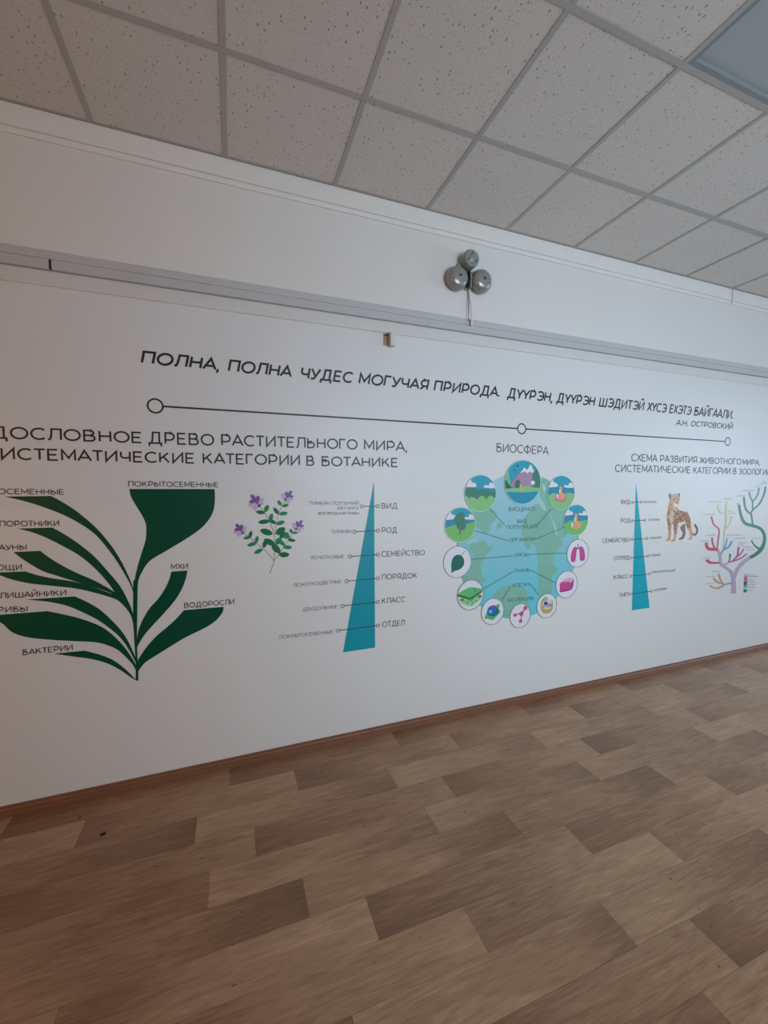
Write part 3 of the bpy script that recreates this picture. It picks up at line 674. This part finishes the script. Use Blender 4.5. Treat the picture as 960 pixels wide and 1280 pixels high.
def clip(pts, c, r, n=40):
    """polygon cut to a disc"""
    out = list(pts)
    for k in range(n):
        a0 = 2*PI*k/n; nx, ny = math.cos(a0+PI/n), math.sin(a0+PI/n); d = r*math.cos(PI/n)
        f_ = lambda p: (p[0]-c[0])*nx+(p[1]-c[1])*ny-d
        res = []
        for i in range(len(out)):
            p, q = out[i], out[(i+1) % len(out)]; a, b_ = f_(p), f_(q)
            if a <= 0: res.append(p)
            if (a < 0 < b_) or (b_ < 0 < a): s_ = a/(a-b_); res.append((p[0]+(q[0]-p[0])*s_, p[1]+(q[1]-p[1])*s_))
        out = res
        if len(out) < 3: return []
    return out
LAND = mat('print_globe_land', (128, 184, 166), .42, noise=.12, nscale=7); PALE = mat('print_globe_pale', (164, 204, 206), .42)
M = (4.8, 545, 560)
for i_, pts in enumerate(([(530, 420), (552, 390), (575, 350), (600, 335), (640, 350), (672, 378), (690, 430), (712, 500), (742, 540), (760, 565), (738, 605), (705, 650), (700, 700), (730, 722), (728, 745), (695, 765), (700, 800), (690, 870), (650, 885), (612, 880), (614, 780), (610, 700), (606, 630), (595, 588), (572, 575), (560, 608), (540, 600), (520, 555), (510, 510), (520, 470)],
            [(640, 180), (700, 210), (780, 300), (800, 400), (800, 480), (765, 540), (730, 520), (715, 470), (700, 440), (690, 400), (655, 370), (640, 330), (625, 290), (620, 230)],
            [(215, 390), (270, 372), (330, 365), (362, 395), (352, 435), (328, 460), (318, 505), (290, 512), (268, 490), (225, 470), (195, 430)],
            [(362, 460), (385, 448), (390, 470), (372, 492)],
            [(200, 590), (218, 562), (245, 578), (270, 556), (300, 568), (312, 600), (335, 588), (328, 612), (300, 640), (285, 680), (270, 700), (272, 790), (245, 830), (190, 830), (130, 780), (180, 720), (215, 680), (222, 640), (205, 615)],
            [(340, 900), (355, 868), (400, 835), (450, 822), (500, 828), (532, 838), (548, 880), (552, 930), (560, 1000), (500, 1060), (420, 1030), (390, 960)],
            [(270, 775), (290, 780), (296, 800), (280, 800)])):
    q = smooth(pm(pts, *M), n=3); q = clip(q, GC, GR-.001)
    if q: f = Flat(); f.poly(q, .6+i_*.15); f.build('continent', LAND, globe)
for pts in ([(612, 300), (645, 330), (660, 372), (640, 372), (622, 345)], [(640, 210), (658, 240), (650, 270), (636, 240)], [(700, 430), (722, 480), (728, 525), (712, 505)], [(190, 560), (240, 540), (250, 552), (200, 575)]):
    f = Flat(); f.poly(smooth(pm(pts, *M), n=3), 2); f.build('pale_patch', PALE, globe)
# connectors
for a, c in (((320, 362), (412, 465)), ((690, 365), (608, 460)), ((233, 495), (432, 557)), ((765, 475), (597, 547)), ((208, 668), (458, 647)), ((785, 630), (567, 638)), ((285, 845), (465, 738)), ((715, 808), (562, 730)), ((392, 915), (448, 828)), ((615, 885), (570, 818)), ((127, 566), (127, 588)), ((851, 523), (849, 548))):
    f = Flat(); f.stroke(pm([a, c], *M), .0042, layer=3); f.build('connector', mat('print_connector', (50, 92, 96), .45), t)
CAPT = mat('print_caption_slate', (66, 104, 112), .45)
for txt, xa, ya, xb, yb, cap in (('БИОЦЕНОЗ', 435, 380, 592, 378, 26), ('ВИД', 485, 452, 543, 450, 23), ('ПОПУЛЯЦИЯ', 420, 487, 607, 480, 23), ('ОРГАНИЗМ', 438, 564, 592, 556, 23), ('ОРГАН', 466, 655, 560, 650, 23), ('ТКАНЬ', 466, 747, 560, 742, 23), ('КЛЕТКА', 460, 836, 567, 828, 23), ('МОЛЕКУЛА', 430, 926, 585, 912, 24)):
    pxword(t, 'caption', txt, 545+xa/4.8, 560+ya/4.8, 545+xb/4.8, 560+yb/4.8, cap/4.8, .0034, CAPT, layer=4)

P = {}
def pc(name, rgb): return mat('print_'+name, rgb, .42)
SKY, SEA, GRS, GRS2 = pc('sky_blue', (32, 158, 184)), pc('lake_blue', (14, 146, 178)), pc('meadow_green', (132, 196, 130)), pc('grass_green', (116, 190, 104))
WHT, TREE, LIL2, PNK, ORG, MAG = pc('white', (226, 226, 234)), pc('tree_green', (56, 128, 108)), pc('mountain_mauve', (168, 138, 172)), pc('pink', (212, 120, 150)), pc('fox_orange', (232, 162, 112)), pc('magenta', (198, 74, 146))
FAR = pc('far_hill_blue', (44, 138, 170)); TRK = pc('trunk_brown', (150, 112, 104))
def med(label, c, r, white, pics):
    """one medallion: disc, rim, and picture pieces given in the disc's own -1..1 coordinates"""
    f = Flat(); f.disc(c, r, 48, 4); o = f.build('medallion', WHT if white else SKY, t, label=label)
    for i, (nm, m, pts, sm) in enumerate(pics):
        q = [(c[0]+x*r, c[1]+y*r) for x, y in pts]
        if sm: q = smooth(q, sm if isinstance(sm, tuple) else (), n=4)
        q = clip(q, c, r*.985)
        if len(q) > 2: f = Flat(); f.poly(q, 5+i); f.build(nm, m, o)
    f = Flat(); f.ring(c, r-.001, .0042 if not white else .0032, 48, 5+len(pics)); f.build('rim', pc('rim_pale', (186, 222, 208)) if not white else pc('rim_dark', (96, 112, 118)), o)
def ell(x, y, a, b_, n=16, ang=0):
    r = math.radians(ang); return [(x+a*math.cos(2*PI*k/n)*math.cos(r)-b_*math.sin(2*PI*k/n)*math.sin(r), y+a*math.cos(2*PI*k/n)*math.sin(r)+b_*math.sin(2*PI*k/n)*math.cos(r)) for k in range(n)]
CL1 = [(-1.1, .35), (-.3, .35), (-.35, .55), (-.55, .6), (-.65, .78), (-.85, .7), (-1.1, .8)]
CL2 = [(1.1, .3), (.25, .32), (.3, .45), (.5, .42), (.62, .6), (.8, .55), (1.1, .65)]
med('medallion with mountain, trees and lake', (2.586, 1.664), .160, False, [
    ('green_bush', pc('yellow_green', (120, 190, 130)), [(-1.1, -.4), (-.9, .5), (-.78, .45), (-.7, .1), (-.72, -.3)], True),
    ('mountain', LIL2, [(-.7, -.2), (-.45, .1), (-.2, .4), (.1, .6), (.3, .55), (.45, .8), (.6, .6), (.8, .2), (1, -.2)], None),
    ('pink_slope', PNK, [(-.66, -.16), (-.45, .12), (-.3, .3), (-.36, .05), (-.5, -.18)], None),
    ('snow', WHT, [(-.16, .42), (.08, .68), (.2, .56), (.28, .62), (.42, .84), (.62, .5), (.5, .42), (.38, .5), (.25, .4), (.1, .48)], None),
    ('tree', TREE, ell(.8, .08, .28, .5), None), ('dark_bush', pc('deep_green', (30, 100, 84)), [(-1.1, -.3), (-.95, .1), (-.8, -.05), (-.62, -.25), (-.6, -.4)], True),
    ('shore', GRS, [(-1.1, -.32), (-.5, -.26), (.2, -.16), (.6, -.24), (1.1, -.26), (1.1, -.5), (-1.1, -.5)], None),
    ('hut', pc('hut_green', (44, 116, 92)), ell(-.28, -.08, .15, .2), None), ('animal', ORG, [(-.2, -.36), (-.16, -.05), (-.08, -.1), (-.04, -.34)], None),
    ('cloud', WHT, ell(.55, -.02, .13, .1), None),
    ('lake', SEA, [(-1.1, -.42), (0, -.47), (1.1, -.40), (1.1, -1.1), (-1.1, -1.1)], None),
    ('bird', INK, [(-.5, .5), (-.4, .58), (-.42, .52), (-.3, .54)], None), ('bird', INK, [(-.4, .7), (-.3, .78), (-.32, .71), (-.22, .74)], None)])
fb = [(-1.1, -.15), (-.9, .3), (-.6, .28), (-.4, .34), (-.1, .25), (.1, .22), (.4, .2), (.7, .15), (1.1, .2), (1.1, -.3), (-1.1, -.3)]
forest = [(-1.1, .2), (-.8, .3), (-.5, .32), (-.2, .22), (.1, .22), (.4, .18), (.8, .06), (1.1, .1), (1.1, -.2), (.92, -.26), (.75, -.16), (.6, -.1), (.4, -.3), (.25, -.18), (0, -.12), (-.2, -.34), (-.4, -.22), (-.6, -.18), (-.75, -.26), (-.9, -.1), (-1.1, -.2)]
med('medallion with a forest edge', (2.228, 1.585), .129, False, [('cloud', WHT, CL1, True), ('cloud', WHT, CL2, True), ('far_hill', FAR, [(-1.1, .35), (-.4, .33), (0, .25), (.5, .22), (1.1, .25), (1.1, -.4), (-1.1, -.4)], None),
    ('meadow', GRS, [(-1.1, -.12), (0, -.1), (1.1, -.12), (1.1, -1.1), (-1.1, -1.1)], None), ('forest', TREE, forest, None)]
    + [('trunk', TRK, [(x-.02, -.18), (x+.02, -.18), (x+.02, -.36), (x-.02, -.36)], None) for x in (-.65, -.2, .3, .42)])
hill = [('cloud', WHT, CL1, True), ('cloud', WHT, CL2, True), ('far_hill', FAR, [(-1.1, .28), (-.4, .34), (0, .3), (.5, .28), (1.1, .26), (1.1, -.4), (-1.1, -.4)], None)]
def fox(x, y, s):
    return [('fox_tail', WHT, ell(x-.30*s, y-.22*s, .08*s, .16*s), None), ('fox', ORG, [(x-.2*s, y-.42*s), (x-.1*s, y+.1*s), (x-.16*s, y+.4*s), (x-.05*s, y+.5*s), (x+.02*s, y+.42*s), (x+.1*s, y+.35*s), (x+.08*s, y+.05*s), (x+.3*s, y-.05*s), (x+.34*s, y-.35*s), (x+.1*s, y-.46*s)], True),
            ('fox_chest', WHT, ell(x-.12*s, y+.12*s, .06*s, .16*s), None)]
med('medallion with three foxes', (2.944, 1.586), .130, False, hill+[('meadow', GRS, [(-1.1, -.2), (-.6, -.02), (0, -.1), (.6, 0), (1.1, -.1), (1.1, -1.1), (-1.1, -1.1)], None)]
    + [('fox', PNK, [(-.5, -.45), (-.42, .02), (-.3, -.2), (-.1, -.3), (.1, -.2), (.3, -.2), (.45, .02), (.42, -.3), (.3, -.5), (0, -.58), (-.3, -.5)], None)]+fox(-.02, -.02, .85))
med('medallion with a single tree on a meadow', (2.069, 1.369), .121, False, hill+[('meadow', GRS2, [(-1.1, -.2), (-.5, .0), (0, -.05), (.5, .05), (1.1, .2), (1.1, -1.1), (-1.1, -1.1)], None),
    ('trunk', TRK, [(-.06, .0), (.04, .0), (.05, -.56), (-.07, -.56)], None), ('crown', TREE, [(-.1, .72), (.2, .68), (.28, .4), (.3, .1), (.38, -.1), (.25, -.28), (-.02, -.32), (-.22, -.15), (-.24, .15), (-.4, .25), (-.4, .42), (-.25, .55)], True), ('trunk', TRK, [(-.03, -.05), (.02, -.05), (.02, -.3), (-.04, -.3)], None)])
med('medallion with one fox', (3.097, 1.373), .121, False, hill+[('meadow', GRS2, [(-1.1, -.3), (-.5, .0), (0, -.1), (.5, -.05), (1.1, .0), (1.1, -1.1), (-1.1, -1.1)], None)]+fox(.02, -.08, 1.05))
med('white medallion with a dark green leaf', (2.051, 1.111), .1105, True, [('stalk', pc('stalk_grey', (90, 110, 112)), [(.24, .4), (.27, .38), (.56, .66), (.53, .69)], None), ('leaf', pc('leaf_dark', (8, 104, 86)), [(-.42, -.68), (-.44, -.2), (-.4, .15), (-.2, .4), (.1, .46), (.38, .28), (.48, .0), (.4, -.3), (.1, -.5), (-.2, -.56)], (0,))])
med('white medallion with magenta lungs', (3.1265, 1.111), .111, True, [('windpipe', pc('windpipe', (120, 70, 120)), [(-.04, .7), (.03, .7), (.03, .4), (.25, .3), (.22, .24), (0, .32), (-.22, .24), (-.25, .3), (-.04, .4)], None),
    ('lung', MAG, [(-.3, .48), (-.12, .42), (-.14, .1), (-.2, -.45), (-.35, -.6), (-.6, -.52), (-.62, -.1), (-.5, .3)], True), ('lung', MAG, [(.3, .48), (.12, .42), (.14, .1), (.2, -.45), (.35, -.56), (.62, -.5), (.64, -.1), (.5, .3)], True)])
G1, G2, G3 = pc('tissue_green', (96, 190, 120)), pc('tissue_pale_green', (150, 212, 150)), pc('tissue_deep_green', (44, 120, 78))
tx = [('side', G2, [(-.75, -.15), (.75, -.05), (.85, -.3), (.35, -.65), (.1, -.78), (-.3, -.68), (-.7, -.5), (-.85, -.3)], True), ('top', G1, [(-.95, .12), (-.4, .4), (0, .5), (.5, .42), (.95, .28), (.8, .1), (.2, -.14), (-.1, -.2), (-.5, -.05), (-.9, -.02)], True),
      ('edge', G3, [(-.95, .1), (-.5, -.02), (-.1, -.18), (.2, -.1), (.9, .22), (.9, .1), (.2, -.28), (-.1, -.34), (-.5, -.18), (-.95, -.05)], None), ('vessel', pc('vessel_brown', (140, 110, 90)), ell(-.62, -.28, .12, .1), None), ('vessel', pc('vessel_brown', (140, 110, 90)), ell(.7, -.18, .14, .11), None)]
rr = random.Random(3)
tx += [('cell_dot', G3, ell(rr.uniform(-.5, .5), rr.uniform(-.6, -.3), .03, .06, 6), None) for _ in range(10)]+[('cell_dot', G3, ell(rr.uniform(-.3, .5), rr.uniform(.1, .36), .03, .03, 6), None) for _ in range(6)]
med('white medallion with a green block of leaf tissue', (2.158, .8715), .1075, True, tx)
med('white medallion with a magenta block of muscle', (3.023, .8725), .1075, True, [('front', MAG, [(-.62, -.5), (-.64, .1), (-.5, .22), (.1, .2), (.45, .12), (.42, -.42), (.1, -.5), (-.3, -.52)], None), ('side', pc('muscle_deep', (158, 52, 122)), [(.42, -.42), (.45, .12), (.62, .36), (.66, .3), (.6, -.2)], None),
    ('foot', pc('muscle_dark', (140, 48, 110)), [(-.64, -.52), (.42, -.42), (.55, -.32), (.42, -.36), (-.6, -.44)], None), ('fibres', pc('muscle_pale', (226, 170, 206)), [(-.5, .22), (-.2, .4), (.2, .5), (.5, .46), (.6, .36), (.4, .16), (.1, .2)], None)])
med('white medallion with a plant cell', (2.3455, .7315), .097, True, [('cell', pc('cell_green', (80, 176, 110)), [(-.7, -.45), (-.5, .05), (-.4, .3), (0, .42), (.3, .45), (.6, .5), (.55, .1), (.7, -.1), (.3, -.45), (0, -.65), (-.4, -.5)], True), ('shadow', pc('cell_teal', (30, 96, 92)), ell(.02, .0, .5, .36), None),
    ('nucleus', pc('cell_blue', (38, 112, 190)), ell(-.05, .1, .42, .36), None), ('glint', pc('cell_light_blue', (120, 180, 226)), ell(-.2, .02, .16, .14), None), ('dot', pc('cell_red', (170, 80, 110)), ell(.1, .4, .12, .08), None)])
med('white medallion with a magenta molecule', (2.5885, .674), .0925, True, [('bond', MAG, [(-.5, .08), (-.5, .16), (.1, .22), (.1, .12)], None), ('bond', MAG, [(.1, .2), (.2, .12), (.52, .5), (.44, .58)], None), ('bond', MAG, [(.1, .1), (.2, .1), (.12, -.4), (.04, -.4)], None),
    ('atom', MAG, ell(.12, .14, .2, .2), None), ('atom', MAG, ell(-.5, .1, .17, .14), None), ('atom', MAG, ell(.5, .58, .18, .17), None), ('atom', MAG, ell(.04, -.45, .16, .15), None)])
med('white medallion with a cut animal cell', (2.8335, .724), .095, True, [('cell', pc('cell_tan', (190, 168, 110)), [(-.6, .3), (-.4, .62), (-.1, .75), (.2, .5), (.6, .35), (.65, -.1), (.5, -.5), (.1, -.65), (-.35, -.55), (-.58, -.2)], True), ('inside', pc('cell_cream', (226, 208, 190)), ell(.05, .1, .52, .42), None),
    ('organelle', pc('organelle_green', (120, 190, 180)), ell(-.15, .55, .18, .14), None), ('organelle', pc('organelle_pink', (206, 140, 190)), ell(.1, .05, .2, .2), None), ('nucleus', pc('nucleus_blue', (34, 60, 150)), ell(-.12, .22, .17, .15), None), ('organelle', pc('organelle_teal', (90, 170, 180)), ell(.4, .0, .15, .15), None), ('organelle', pc('organelle_teal', (90, 170, 180)), ell(-.3, .0, .1, .12), None)])

# ------------------------------------------------------------------ zoology
t = thing('mural_heading', 'two-line black heading about the animal world on the right of the mural', 'wall lettering', (4.9, -.0012, 1.75))
for txt, xa, ya, xb, yb, cap in (('СХЕМА', 788.8, 576.5, 821.5, 577.6, 9.6), ('РАЗВИТИЯ', 825, 577.6, 871, 579, 8.8), ('ЖИВОТНОГО', 874, 579.2, 926, 581, 8), ('МИРА,', 928, 581, 949.5, 581.6, 7),
                                ('СИСТЕМАТИЧЕСКИЕ', 768.5, 590, 863, 591.8, 9.6), ('КАТЕГОРИИ', 866.3, 592, 912.5, 592.8, 8.6), ('В', 915.8, 592.9, 920, 593, 8), ('ЗООЛОГИИ', 923.2, 593, 962, 594, 7.6)):
    pxword(t, 'word', txt, xa, ya, xb, yb, cap, .0074, INKS)

# leopard
t = thing('leopard_drawing', 'printed spotted leopard standing with raised dark tail tip', 'wall picture', wp(850, 676)[:1]+(-.0012,)+(wp(850, 676)[1],))
LP = (16, 825, 605); kz = (wp(850, 640)[1]-wp(850, 641)[1])/16
FUR, FURP, FURD, BRN = pc('leopard_orange', (214, 154, 108)), pc('leopard_pale', (232, 216, 190)), pc('leopard_shadow', (132, 92, 92)), pc('leopard_brown', (96, 52, 40))
GRY = pc('leopard_grey', (112, 108, 116))
LK = [0]
def lep(name, m, pts, layer, cor=()):
    f = Flat(); LK[0] += 1; layer += LK[0]*.04; f.poly(smooth(pm(pts, *LP), cor, n=3), layer); return f.build(name, m, t)
f = Flat(); q = smooth([(635, 985), (680, 1018), (725, 985), (740, 910), (715, 850), (688, 808)], closed=False); n = len(q)
f.taper_crop(q, [30+14*i/n for i in range(n)], LP, 1); f.build('tail', pc('tail_dark', (78, 78, 88)), t)
lep('hind_leg', FURD, [(400, 870), (440, 820), (495, 790), (500, 900), (508, 980), (490, 1040), (455, 1100), (380, 1113), (375, 1085), (425, 1060), (455, 980), (420, 920)], 1)
lep('hind_leg', FUR, [(510, 740), (530, 850), (565, 920), (592, 980), (600, 1070), (558, 1092), (568, 1110), (625, 1106), (642, 1050), (642, 960), (625, 880), (608, 740), (560, 690)], 2)
lep('foreleg', FUR, [(150, 680), (158, 860), (165, 960), (163, 1075), (118, 1115), (125, 1140), (185, 1135), (208, 1080), (214, 950), (228, 820), (240, 700)], 2)
lep('belly', FURP, [(330, 770), (345, 855), (395, 852), (450, 810), (510, 765), (470, 720)], 2)
lep('torso', FUR, [(300, 520), (340, 495), (400, 530), (470, 540), (530, 555), (565, 590), (600, 690), (606, 790), (560, 800), (500, 745), (440, 760), (380, 760), (330, 790), (265, 800), (200, 780), (150, 780), (134, 650), (148, 560), (170, 480), (220, 460)], 3)
lep('foreleg', FUR, [(262, 700), (272, 850), (282, 960), (280, 1080), (222, 1125), (228, 1150), (285, 1147), (302, 1110), (325, 1010), (336, 900), (355, 780), (330, 690)], 4)
lep('chest', FURP, [(205, 500), (168, 600), (172, 680), (205, 780), (238, 800), (262, 730), (275, 620), (296, 545), (270, 490)], 4)
lep('neck', FUR, [(190, 350), (165, 470), (165, 540), (210, 520), (290, 500), (345, 490), (330, 420), (250, 380)], 4)
lep('head', pc('head_tan', (206, 166, 130)), [(195, 250), (235, 218), (300, 196), (350, 215), (380, 270), (384, 340), (365, 400), (330, 450), (290, 470), (250, 430), (210, 390), (196, 330)], 5)
lep('ear', GRY, [(178, 225), (195, 180), (215, 215), (210, 290), (188, 280)], 6)
lep('ear', GRY, [(352, 215), (370, 182), (388, 195), (386, 255), (368, 265)], 6)
lep('muzzle', FURP, [(262, 395), (300, 370), (335, 400), (345, 450), (310, 480), (275, 455)], 6)
for pts in ([(262, 300), (290, 305), (285, 325), (265, 318)], [(345, 305), (370, 300), (368, 320), (348, 322)]): lep('eye', BRN, pts, 7)
lep('nose', BRN, [(300, 372), (330, 372), (318, 392), (308, 392)], 7)
rs = random.Random(11); f = Flat()
def inside(p, poly):
    c = False
    for i in range(len(poly)):
        a, b_ = poly[i], poly[i-1]
        if (a[1] > p[1]) != (b_[1] > p[1]) and p[0] < (b_[0]-a[0])*(p[1]-a[1])/(b_[1]-a[1])+a[0]: c = not c
    return c
shape = [(300, 520), (530, 560), (565, 600), (598, 690), (615, 880), (540, 850), (500, 740), (350, 770), (325, 1000), (285, 1000), (272, 820), (225, 800), (205, 1000), (168, 980), (158, 800), (140, 650), (155, 560), (185, 480), (200, 250), (360, 250), (340, 480)]
for gy in range(240, 1000, 34):
    for gx in range(140, 620, 36):
        x, y = gx+(gy//34 % 2)*18+rs.uniform(-6, 6), gy+rs.uniform(-6, 6)
        head = y < 400
        if 400 <= y < 480 and x > 230: continue
        if inside((x, y), shape) and rs.random() < (.5 if head else .92):
            r = rs.uniform(13, 17)*(.55 if head else 1)*(.75 if 190 < x < 270 else 1)
            f.poly(pm(ell(x, y, r*1.1, r*.9, 6, rs.uniform(0, 180)), *LP), 8)
o = f.build('spots', BRN, t); o['kind'] = 'stuff'

# animal tree
t = thing('animal_tree_graphic', 'branching coral-shaped animal tree in many colours at the right edge', 'wall graphic', wp(916, 741)[:1]+(-.0012,)+(wp(916, 741)[1],))
AT = (8, 875, 590); ka = (wp(915, 670)[1]-wp(915, 671)[1])/8
CC = {'m': pc('branch_mauve', (182, 166, 190)), 'g': pc('branch_green', (30, 122, 92)), 'y': pc('branch_yellow', (200, 206, 140)), 'b': pc('branch_blue', (52, 156, 196)), 'r': pc('branch_red', (198, 58, 92)), 'p': pc('branch_magenta', (186, 70, 150)), 'd': pc('branch_dark', (88, 86, 116)), 'o': pc('branch_orange', (212, 156, 116)), 't': pc('branch_grey_teal', (130, 164, 178))}
BR = [('m', [(333, 1215, 46), (333, 1110, 44), (325, 1035, 40), (290, 980, 30), (228, 938, 28), (202, 900, 32), (200, 845, 30), (180, 790, 26), (160, 765, 16)]),
 ('m', [(338, 1070, 30), (362, 990, 34), (415, 920, 34), (480, 868, 32), (520, 843, 30)]), ('g', [(500, 856, 30), (560, 820, 32), (612, 770, 34), (642, 690, 28), (638, 620, 26), (600, 565, 28), (530, 538, 30), (462, 520, 28), (425, 480, 26), (400, 400, 22), (387, 325, 22)]),
 ('g', [(605, 778, 22), (550, 740, 14), (520, 700, 11), (515, 678, 10)]), ('g', [(525, 530, 14), (517, 460, 14), (505, 405, 16)]), ('g', [(507, 420, 14), (465, 385, 15), (445, 330, 17), (437, 252, 20)]), ('g', [(508, 405, 12), (535, 372, 14), (592, 318, 14), (635, 232, 15), (655, 145, 18)]),
 ('g', [(525, 375, 10), (522, 295, 10), (500, 250, 12), (490, 200, 14)]), ('g', [(522, 298, 10), (560, 255, 10), (580, 210, 10), (588, 162, 13)]),
 ('t', [(205, 825, 14), (232, 775, 14), (240, 735, 10)]), ('y', [(236, 745, 7), (240, 640, 9), (246, 570, 13), (262, 480, 14), (256, 410, 14), (266, 292, 14)]), ('y', [(256, 412, 13), (210, 412, 12), (182, 370, 12), (180, 315, 12)]), ('y', [(245, 580, 8), (290, 525, 10), (316, 440, 12)]),
 ('b', [(235, 775, 14), (285, 748, 14), (320, 690, 14)]), ('b', [(240, 765, 10), (260, 715, 9), (268, 660, 10)]),
 ('r', [(166, 790, 9), (178, 690, 11), (190, 590, 11), (176, 558, 12), (136, 525, 12), (111, 445, 14)]), ('r', [(162, 772, 30), (92, 770, 28), (66, 745, 27), (60, 706, 27)]), ('r', [(145, 760, 14), (124, 712, 13), (119, 655, 13)]),
 ('r', [(190, 908, 16), (112, 908, 20), (78, 893, 24), (64, 876, 26)]), ('m', [(235, 930, 20), (300, 897, 13)]), ('p', [(295, 900, 12), (360, 882, 13), (420, 852, 12), (465, 818, 12)]), ('p', [(325, 888, 12), (368, 842, 15), (378, 800, 15), (385, 750, 17)]), ('p', [(372, 846, 10), (410, 810, 10), (433, 768, 10)]), ('d', [(287, 905, 8), (296, 860, 10), (300, 820, 18)]),
 ('t', [(320, 1112, 16), (265, 1118, 14), (225, 1140, 13), (175, 1163, 15)]), ('o', [(180, 1163, 16), (140, 1158, 14), (95, 1134, 12)]), ('o', [(245, 1122, 14), (182, 1104, 18), (150, 1080, 16), (134, 1060, 14)]), ('o', [(228, 1114, 10), (200, 1070, 16), (182, 1015, 15)])]
for i, (c, pts) in enumerate(BR):
    ctr = smooth([(p[0], p[1]) for p in pts], closed=False, n=4); m_ = len(ctr)
    ws = []
    for k in range(m_):
        u = k/(m_-1)*(len(pts)-1); j = min(int(u), len(pts)-2); ws.append((pts[j][2]+(pts[j+1][2]-pts[j][2])*(u-j))*1.08)
    f = Flat(); f.taper_crop(ctr, ws, AT, i*.2); f.build('branch', CC[c], t)
for i, (y0, y1, rgb) in enumerate(((1022, 1045, (196, 170, 164)), (1045, 1100, (204, 92, 138)), (1100, 1128, (52, 84, 132)), (1128, 1152, (52, 156, 160)), (1152, 1174, (164, 214, 180)), (1174, 1205, (50, 116, 88)))):
    dx = (y0-1022)*.04
    f = Flat(); f.poly(pm([(440-dx, y0), (472-dx, y0-3), (471-dx, y1-3), (438-dx, y1)], *AT)); f.build('legend_swatch', pc('swatch_%s' % 'peach pink navy teal mint forest'.split()[i], rgb), t)
TK = pc('tiny_print', (140, 142, 150)); TD = pc('tiny_print_dark', (104, 100, 116))
def tiny(x0, x1, y, m, h=8):
    """caption too small to read: a row of letter-like upright marks"""
    f = Flat(); X0, Z = pm([(x0, y+h/2)], *AT)[0]; X1, Z1_ = pm([(x1, y+h/2-.03*(x1-x0))], *AT)[0]; n = max(3, int((X1-X0)/.011)); hh = ka*h
    for k in range(n):
        a = X0+(X1-X0)*k/n; z = Z+(Z1_-Z)*k/n
        f.stroke([(a, z), (a, z+hh)], .0022, layer=1); f.stroke([(a, z+hh*rs.choice((.5, .9, .1))), (a+.007, z+hh*rs.choice((.5, .9, .1)))], .0022, layer=1)
    f.build('caption', m, t)
for x0, x1, y in ((30, 150, 425), (90, 215, 298), (230, 315, 270), (285, 360, 416), (280, 335, 392), (360, 460, 240), (420, 550, 187), (595, 670, 119), (620, 665, 97), (55, 160, 634), (0, 90, 692), (10, 110, 858), (120, 215, 996), (55, 155, 1047), (45, 135, 1117),
                  (265, 420, 634), (330, 455, 664), (520, 605, 664), (380, 470, 710), (385, 440, 730), (430, 530, 750), (460, 545, 777), (365, 400, 315), (560, 605, 147)): tiny(x0, x1, y, TK)
for x0, x1, y in ((478, 545, 1030), (478, 585, 1048), (478, 540, 1078), (476, 550, 1103), (474, 560, 1128), (472, 550, 1154), (470, 528, 1186)): tiny(x0, x1, y, TD)
